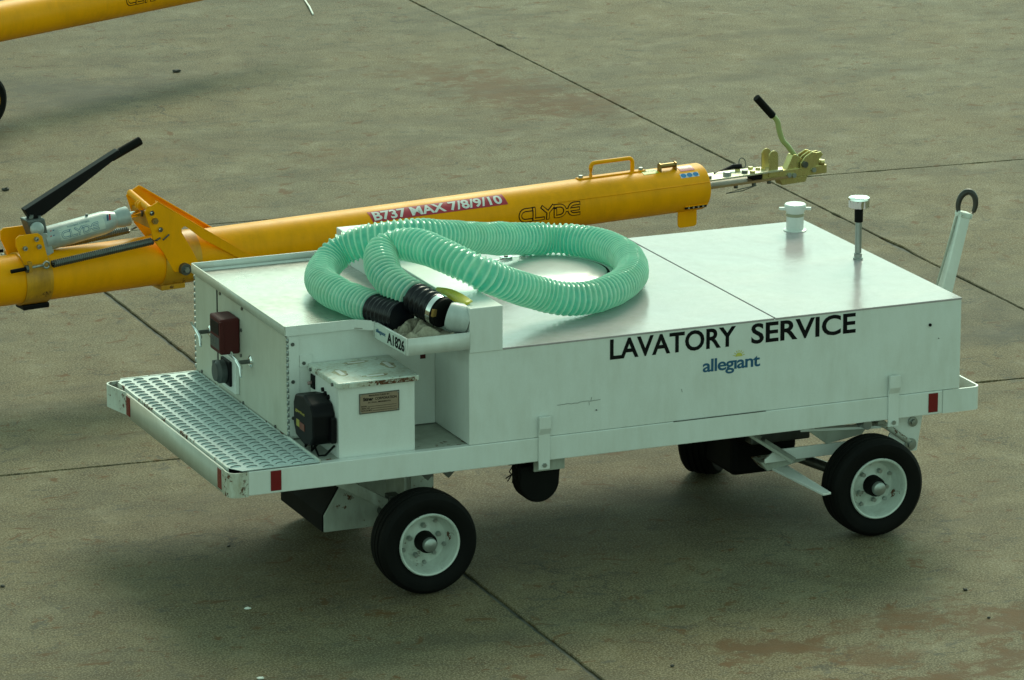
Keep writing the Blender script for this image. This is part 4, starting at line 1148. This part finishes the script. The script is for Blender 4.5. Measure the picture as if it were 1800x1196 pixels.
    for (x, y, r_, m_) in ((4.66, -0.045, 0.020, STEEL), (4.80, -0.035, 0.026, ZINC), (4.92, 0.035, 0.016, GOLDZ), (4.93, -0.03, 0.019, STEEL), (5.02, 0.045, 0.016, GOLDZ), (5.05, 0.010, 0.015, GOLDZ), (4.97, -0.055, 0.017, GOLDZ), (5.07, -0.02, 0.014, GOLDZ)):
        MB().cyl((x, y, 0.695), (x, y, 0.695 + r_ * 0.9), r_, r_ * 0.95, n=6, smooth=False).build('bolt', m_, hd)
    for x in (4.66, 4.86, 4.99, 5.10):
        MB().cyl((x, -0.04, 0.632), (x, -0.04, 0.612), 0.013, n=8).build('bolt', STEEL, hd)
    MB().tube([(4.76, 0.05, 0.70), (4.84, 0.055, 0.712), (4.90, 0.055, 0.722), (4.95, 0.04, 0.722)], [0.006, 0.007, 0.016, 0.016], 10).build('lock_pin', BLK, hd)
    pts = [Vector((4.97, 0.06, 0.735)) + Vector((0.024 * math.cos(a), 0.010 * math.sin(a), 0.030 * math.sin(a))) for a in [2 * pi * k / 18 for k in range(18)]]
    MB().tube(pts, 0.003, 6, closed=True).build('pin_ring', STEEL, hd)
    MB().tube([(4.78, -0.06, 0.592), (4.86, -0.075, 0.61), (4.99, -0.07, 0.620), (4.90, -0.06, 0.595), (4.78, -0.06, 0.592)], 0.003, 6).build('safety_wire', STEEL, hd)
    # upright lugs, rounded tops
    def lug(x0, x1, z0, z1, y0, th, nm='upright_lug', mat=GOLDZ):
        r_ = (x1 - x0) / 2
        pts_ = [(x0, z0), (x1, z0)] + [((x0 + x1) / 2 + r_ * math.cos(R(a)), z1 - r_ + r_ * math.sin(R(a))) for a in range(0, 181, 20)]
        return MB().prism(pts_, (0, y0, 0), (1, 0, 0), (0, 0, 1), (0, th, 0)).build(nm, mat, hd, 0.001)
    lug(5.092, 5.158, 0.655, 0.815, -0.052, 0.008)
    lug(5.092, 5.158, 0.655, 0.815, 0.030, 0.008)
    # pivot fork and jaws
    MB().prism([(5.235, 0.68), (5.345, 0.68), (5.35, 0.735), (5.300, 0.768), (5.278, 0.768)], (0, -0.030, 0), (1, 0, 0), (0, 0, 1), (0, 0.055, 0)).build('lever_bracket', GOLDZ, hd, 0.002)
    for y in (-0.048, -0.012, 0.030):
        MB().prism([(5.325, 0.675), (5.325, 0.715), (5.36, 0.752), (5.41, 0.776), (5.435, 0.770), (5.425, 0.725), (5.44, 0.675)], (0, y, 0), (1, 0, 0), (0, 0, 1), (0, 0.010, 0)).build('jaw_plate', GOLDZ, hd, 0.002)
    for y in (-0.030, 0.012):
        MB().prism([(5.40, 0.675), (5.40, 0.735), (5.43, 0.760), (5.485, 0.765), (5.500, 0.745), (5.475, 0.720), (5.47, 0.675)], (0, y, 0), (1, 0, 0), (0, 0, 1), (0, 0.010, 0)).build('jaw_plate', GOLDZ, hd, 0.002)
    MB().cyl((5.35, -0.066, 0.705), (5.35, 0.055, 0.705), 0.020, n=12).build('pivot_pin', STEEL, hd)
    for (x, z) in ((5.24, 0.650), (5.275, 0.645), (5.42, 0.662)):
        MB().cyl((x, -0.058, z), (x, -0.045, z), 0.016, n=6, smooth=False).build('bolt', ZINC, hd)
    for (x, y) in ((5.485, -0.02), (5.475, 0.025), (5.49, -0.038)):
        MB().cyl((x, y, 0.684), (x, y, 0.715), 0.015, n=10).build('bolt', GOLDZ, hd)
    lv = MB().tube(catmull([(5.330, 0.0, 0.730), (5.263, 0.0, 0.816), (5.222, 0.0, 0.860), (5.196, 0.0, 0.925), (5.180, 0.0, 0.985), (5.146, 0.0, 1.024)], 6), 0.0165, 12).build('release_lever', LEVERG, hd)
    MB().cyl((5.148, 0, 1.020), (5.026, 0, 1.148), 0.0235, n=16).build('lever_grip', RUB, lv if False else hd, 0.004)

    # ---- clamp with pump jack at the tail end
    cp = empty('jack_clamp', (0, 0, 0)); cp.parent = t
    cm = MB()
    rings = [cm.ring(Vector((x, 0, RZ)), u, v, r_, 56) for x, r_ in ((0.100, RR + 0.001), (0.100, RR + 0.009), (0.262, RR + 0.009), (0.262, RR + 0.001))]
    cm.skin(rings, caps=False); cm.build('clamp_band', YEL_D, cp)
    bx('clamp_foot', BLK, cp, 0.115, 0.275, -0.055, 0.055, 0.470, 0.500, 0.006)
    for y in (-0.112, 0.095):
        MB().prism([(0.110, 0.735), (0.255, 0.735), (0.215, 0.900), (0.190, 0.920), (0.075, 0.920), (0.055, 0.905), (0.055, 0.860)], (0, y, 0), (1, 0, 0), (0, 0, 1), (0, 0.012, 0)).build('clamp_cheek', YEL, cp, 0.002)
    for (x, z) in ((0.175, 0.890), (0.190, 0.845), (0.105, 0.845)):
        MB().cyl((x, -0.128, z), (x, -0.110, z), 0.014, n=6, smooth=False).build('bolt', ZINC, cp)
        MB().cyl((x, -0.134, z), (x, -0.127, z), 0.007, n=8).build('bolt', CHROME, cp)
    for yy in (-0.155, 0.155):
        MB().box(0.105, 0.125, yy - 0.02 if yy > 0 else yy - 0.012, yy + 0.012 if yy > 0 else yy + 0.02, 0.715, 0.775).build('spring_anchor', YEL_D, cp, 0.002)
        MB().cyl((0.075, yy, 0.738), (0.200, yy, 0.745), 0.007, n=10).build('eye_bolt', ZINC, cp)
        c = Vector((0.215, yy, 0.745))
        MB().tube([c + Vector((0.018 * math.cos(a), 0, 0.018 * math.sin(a))) for a in [2 * pi * k / 16 for k in range(16)]], 0.006, 8, closed=True).build('eye_bolt_eye', ZINC, cp)
        MB().cyl((0.000, yy, 0.733), (0.095, yy, 0.738), 0.0115, n=12).build('bolt_sleeve', RUB, cp)
        MB().cyl((0.088, yy, 0.737), (0.103, yy, 0.738), 0.022, n=6, smooth=False).build('lock_nut', STEEL, cp)
        MB().helix((0.250, yy, 0.744), (0.872, yy, 0.800), 0.017, 0.0058, 52).build('return_spring', STEEL, t)
        MB().cyl((0.250, yy, 0.744), (0.872, yy, 0.800), 0.0145, n=12).build('spring_core', INK, t)
        MB().tube([(0.872, yy, 0.800), (0.90, yy, 0.802), (0.925, yy * 0.97, 0.812)], 0.006, 8).build('spring_hook', STEEL, t)
    MB().cyl((-1.2, 0.06, RZ + RR + 0.01), (0.05, 0.06, RZ + RR + 0.015), 0.009, n=10).build('cable', RUB, t)

    # pump jack
    jk = empty('pump_jack', (0, 0, 0)); jk.parent = t
    j0, j1 = Vector((0.245, 0, 0.846)), Vector((0.905, 0, 0.938))
    jd = (j1 - j0).normalized()
    MB().lathe([(0.0, 0.02), (0.068, 0.02), (0.068, 0.06), (0.066, 0.40), (0.060, 0.435), (0.046, 0.475), (0.052, 0.50), (0.056, 0.515), (0.056, 0.555), (0.030, 0.557)], j0, jd, 36).build('jack_cylinder', JACKG, jk)
    MB().lathe([(0.020, 0.55), (0.020, 0.66)], j0, jd, 20).build('jack_rod', CHROME, jk)
    MB().lathe([(0.024, 0.635), (0.026, 0.640), (0.024, 0.68)], j0, jd, 20).build('rod_end', STEEL, jk)
    MB().cyl(j0 + jd * 0.30 + Vector((0, 0, 0.062)), j0 + jd * 0.30 + Vector((0, 0, 0.078)), 0.008, n=10).build('filler_plug', STEEL, jk)
    MB().prism([(0.150, 0.985), (0.262, 0.985), (0.300, 0.800), (0.262, 0.770), (0.215, 0.800)], (0, -0.050, 0), (1, 0, 0), (0, 0, 1), (0, 0.10, 0)).build('valve_block', JACKD, jk, 0.010, 3)
    MB().prism([(0.225, 0.905), (0.268, 0.900), (0.308, 0.785), (0.262, 0.765)], (0, -0.062, 0), (1, 0, 0), (0, 0, 1), (0, 0.124, 0)).build('jack_flange', JACKG, jk, 0.004)
    MB().lathe([(0.034, 0.0), (0.040, 0.008), (0.040, 0.022), (0.030, 0.034), (0.012, 0.040)], (0.205, -0.052, 0.930), (0, -1, 0.25), 24).build('release_knob', JACKG, jk)
    MB().cyl((0.185, -0.03, 0.965), (0.190, -0.03, 1.01), 0.012, n=10).build('pump_link', STEEL, jk)
    MB().cyl((0.235, -0.03, 0.965), (0.238, -0.03, 1.00), 0.010, n=10).build('pump_link', STEEL, jk)
    # handle: tapered channel and round grip
    MB().prism([(0.150, 1.040), (0.192, 0.972), (0.268, 0.998), (0.752, 1.288), (0.738, 1.318)], (0, -0.028, 0), (1, 0, 0), (0, 0, 1), (0, 0.056, 0)).build('jack_handle', BLK, jk, 0.004)
    MB().cyl((0.700, 0, 1.272), (0.888, 0, 1.350), 0.0255, n=20).build('handle_grip', RUB, jk, 0.006)
    # label on cylinder
    _, ju, jv = basis(jd)
    sidev = Vector((0, -1, 0)); upv_ = sidev.cross(jd) * -1
    if upv_.z < 0: upv_ = -upv_
    fj = lambda off: (lambda a, ph: j0 + jd * a + (sidev * math.cos(ph) + upv_ * math.sin(ph)) * (0.067 + off))
    q_ = MB(); f1 = fj(0.0008)
    g2 = [[q_.v(f1(x_, R(-12 + 66 * j / 6))) for j in range(7)] for x_ in (0.105, 0.385)]
    for j in range(6): q_.face([g2[0][j], g2[1][j], g2[1][j + 1], g2[0][j + 1]], True)
    jl = q_.build('jack_label', LABEL, jk)
    j1_, j2_ = fj(0.002), fj(0.0032)
    outlined(0.118, R(-3) * 0.067, (0.049, 0.036), lambda a, b: j1_(a, b / 0.067), lambda a, b: j2_(a, b / 0.067), jl if False else jk, BLUEO, LABEL, 0.0115, 0.0058)
    lettering('TOWBAR SYSTEMS', 0.160, 0.30, R(42), R(50), fj(0.002), NAVY, jk, cut=R(4))
    for (a0, m_) in ((0.045, REDL), (0.062, NAVY), (0.400, NAVY), (0.414, REDL)):
        q_ = MB()
        q_.face([q_.v(j1_(a0, R(22))), q_.v(j1_(a0 + 0.010, R(22))), q_.v(j1_(a0 + 0.022, R(52))), q_.v(j1_(a0 + 0.012, R(52)))])
        q_.build('logo_stripe', m_, jk)

    # ---- lift arm: two cut-out side plates with struts
    la = empty('lift_arm', (0, 0, 0)); la.parent = t
    def sideplate(y, th, flange, sx=0.0, sz=0.0):
        outer = [(0.833, 0.972), (0.850, 0.990), (0.913, 1.021), (1.19, 0.83), (1.541, 0.600), (1.60, 0.56), (1.48, 0.57), (1.428, 0.625), (1.188, 0.775), (1.100, 0.848), (1.080, 0.860), (1.060, 0.848), (1.062, 0.825), (1.125, 0.715), (1.167, 0.632), (1.148, 0.605), (1.015, 0.600), (1.005, 0.610), (0.946, 0.720), (0.880, 0.807), (0.872, 0.85)]
        sp = MB().prism(outer, (sx, y, sz), (1, 0, 0), (0, 0, 1), (0, th, 0)).build('side_plate', YEL, la, 0.0015)
        # folded outer flange along the strut
        MB().bar((0.913 + sx, y + th / 2 + flange, 1.019 + sz), (1.560 + sx, y + th / 2 + flange, 0.590 + sz), 0.034, 0.008, (0, 0, 1)).build('plate_flange', YEL, la, 0.001)
    sideplate(-0.152, 0.010, 0.012)
    sideplate(0.130, 0.010, -0.012, 0.022, 0.036)
    MB().cyl((0.862, -0.150, 0.985), (0.882, 0.140, 1.020), 0.019, n=18).build('cross_rod', YEL, la)
    MB().lathe([(0.020, -0.008), (0.027, -0.006), (0.027, 0.006), (0.020, 0.008)], (0.862, -0.02, 0.985), (0, 1, 0), 20).build('rod_collar', YEL, la)
    MB().lathe([(0.020, -0.008), (0.027, -0.006), (0.027, 0.006), (0.020, 0.008)], (0.862, -0.045, 0.985), (0, 1, 0), 20).build('rod_collar', YEL, la)
    MB().box(0.885, 0.930, -0.140, 0.130, 0.86, 0.95).build('rod_block', YEL_D, la, 0.004)
    for (x, z, m_, r_) in ((0.868, 0.965, CHROME, 0.016), (0.890, 0.915, BRASS, 0.019), (0.920, 0.863, CHROME, 0.016)):
        MB().cyl((x, -0.170, z), (x, -0.150, z), r_, n=6, smooth=False).build('bolt', m_, la)
        MB().cyl((x, -0.176, z), (x, -0.168, z), r_ * 0.45, n=8).build('bolt_tip', m_, la)
    MB().cyl((0.935, -0.165, 0.80), (0.975, -0.165, 0.828), 0.005, n=8).build('spring_slot_pin', STEEL, la)
    # saddle and pivot under it
    sm_ = MB()
    rings = [sm_.ring(Vector((x, 0, RZ)), u, v, r_, 48) for x, r_ in ((0.965, RR + 0.001), (0.965, RR + 0.010), (1.190, RR + 0.010), (1.190, RR + 0.001))]
    sm_.skin(rings, caps=False).build('saddle_band', YEL_D, la)
    bx('saddle_foot', YEL_D, la, 0.965, 1.115, -0.075, 0.075, 0.480, 0.510, 0.004)
    MB().cyl((1.070, -0.185, 0.615), (1.070, -0.142, 0.615), 0.034, n=24).build('pivot_washer', STEEL, la, 0.002)
    MB().cyl((1.070, -0.198, 0.615), (1.070, -0.184, 0.615), 0.016, n=6, smooth=False).build('bolt', ZINC, la)
    MB().cyl((1.070, 0.142, 0.615), (1.070, 0.185, 0.615), 0.034, n=24).build('pivot_washer', STEEL, la, 0.002)

    # ---- wheels, axle and legs carrying the bar
    for y in (-0.33, 0.33):
        wt = MB().lathe([(0.10, -0.05), (0.16, -0.058), (0.185, -0.045), (0.195, -0.02), (0.195, 0.02), (0.185, 0.045), (0.16, 0.058), (0.10, 0.05)], (1.68, y, 0.195), (0, 1, 0), 44).build('wheel', RUB, t)
        MB().lathe([(0.0, -0.046), (0.095, -0.052), (0.11, -0.060), (0.11, 0.060), (0.095, 0.052), (0.0, 0.046)], (1.68, y, 0.195), (0, 1, 0), 30).build('rim', YEL_D, wt)
    MB().cyl((1.68, -0.33, 0.195), (1.68, 0.33, 0.195), 0.022, n=16).build('axle', STEEL, t)
    for y in (-0.12, 0.12):
        MB().bar((1.68, y, 0.19), (1.68, y * 0.9, 0.60), 0.05, 0.08, (1, 0, 0)).build('leg', YEL_D, t, 0.004)
    # towing eye at the tail
    pts = [Vector((-2.03, 0, 0.645)) + Vector((0.085 * math.cos(a), 0.085 * math.sin(a), 0)) for a in [2 * pi * k / 24 for k in range(24)]]
    MB().tube(pts, 0.022, 12, closed=True).build('towing_eye', STEEL, t)
    return t
JACKD = surf('dark_jack_casting', (0.10, 0.12, 0.12), 0.4, metal=0.3, dirt=0.4, bmp=0.003)
BLUEO = surf('blue_outline_ink', (0.03, 0.13, 0.24), 0.45, dirt=0.2, bmp=0.001)
tb = make_towbar()
tag(tb, 'long yellow aircraft tow bar with pump jack and red label behind the white cart', 'tow bar', 'yellow aircraft tow bars')
# second bar, further off at the top left: copy of thing, parts and sub-parts
bykid = {}
for o in list(bpy.data.objects):
    if o.parent: bykid.setdefault(o.parent.name, []).append(o)
def clone(o, parent, skip):
    c = o.copy(); COL.objects.link(c)
    if parent is not None: c.parent = parent
    for ch_ in bykid.get(o.name, []):
        if ch_.name.split('.')[0] in skip: continue
        clone(ch_, c, skip)
    return c
tb2 = clone(tb, None, ('model_label', 'drop_tab', 'slot_strip', 'strip_bolt', 'strip_ledge'))
TA = R(26.0)
tb2.location = (3.318 - 3.27 * math.cos(TA), 11.83 - 3.27 * math.sin(TA), 0)
tb2.rotation_euler = (0, 0, TA)
tag(tb2, 'far yellow tow bar cut off at the upper left corner of the picture', 'tow bar', 'yellow aircraft tow bars')

# ================================================================== SMALL LITTER
def pebble(x, y, r, mat, lab, name='pebble', cat='pebble', sc_=(1, 1, 0.5)):
    mb = MB().sphere((0, 0, r * 0.35), r, 10, sc_)
    rr2 = random.Random(int(x * 1000) + int(y * 77))
    for v_2 in mb.bm.verts: v_2.co *= 1 + rr2.uniform(-0.22, 0.22)
    o = mb.build(name, mat, None); o.location = (x, y, 0.001)
    tag(o, lab, cat, 'litter on the apron')
    return o
pebble(1.621, 8.972, 0.021, PEBD, 'black lump on concrete at the left edge, above the jack handle', sc_=(1.3, 0.8, 0.6))
pebble(0.087, 0.032 - 0.03, 0.011, PEBW, 'small white chip on concrete below the front left wheel', 'white_chip', 'chip', (1.6, 1, 0.5))
pebble(-0.211, -1.0, 0.011, PEBW, 'small white chip at the bottom edge of the picture', 'white_chip', 'chip', (1.6, 1, 0.5))
pebble(3.432, -1.086, 0.012, PEBD, 'dark pebble on concrete at lower right, the larger of two')
pebble(3.33, -1.516, 0.009, PEBD, 'flat dark pebble at lower right, nearer the corner')
pebble(1.625, -1.579, 0.010, PEBD, 'dark pebble on concrete near the bottom, right of the joint')
pebble(3.901, 12.136, 0.024, PEBD, 'dark flat lump below the far yellow tow bar', sc_=(1.5, 1, 0.4))
pebble(0.342, 0.994, 0.009, PEBD, 'tiny dark pebble left of the front wheel')
pebble(-0.904, 0.8, 0.012, PEBD, 'dark pebble at the left edge of the picture')
rod = MB().tube([(5.741, 14.377, 0.008), (5.66, 14.05, 0.014), (5.583, 13.76, 0.008)], 0.007, 8).build('thin_rod', PEBW, None)
tag(rod, 'thin pale rod lying on the concrete at the top edge of the picture', 'rod')
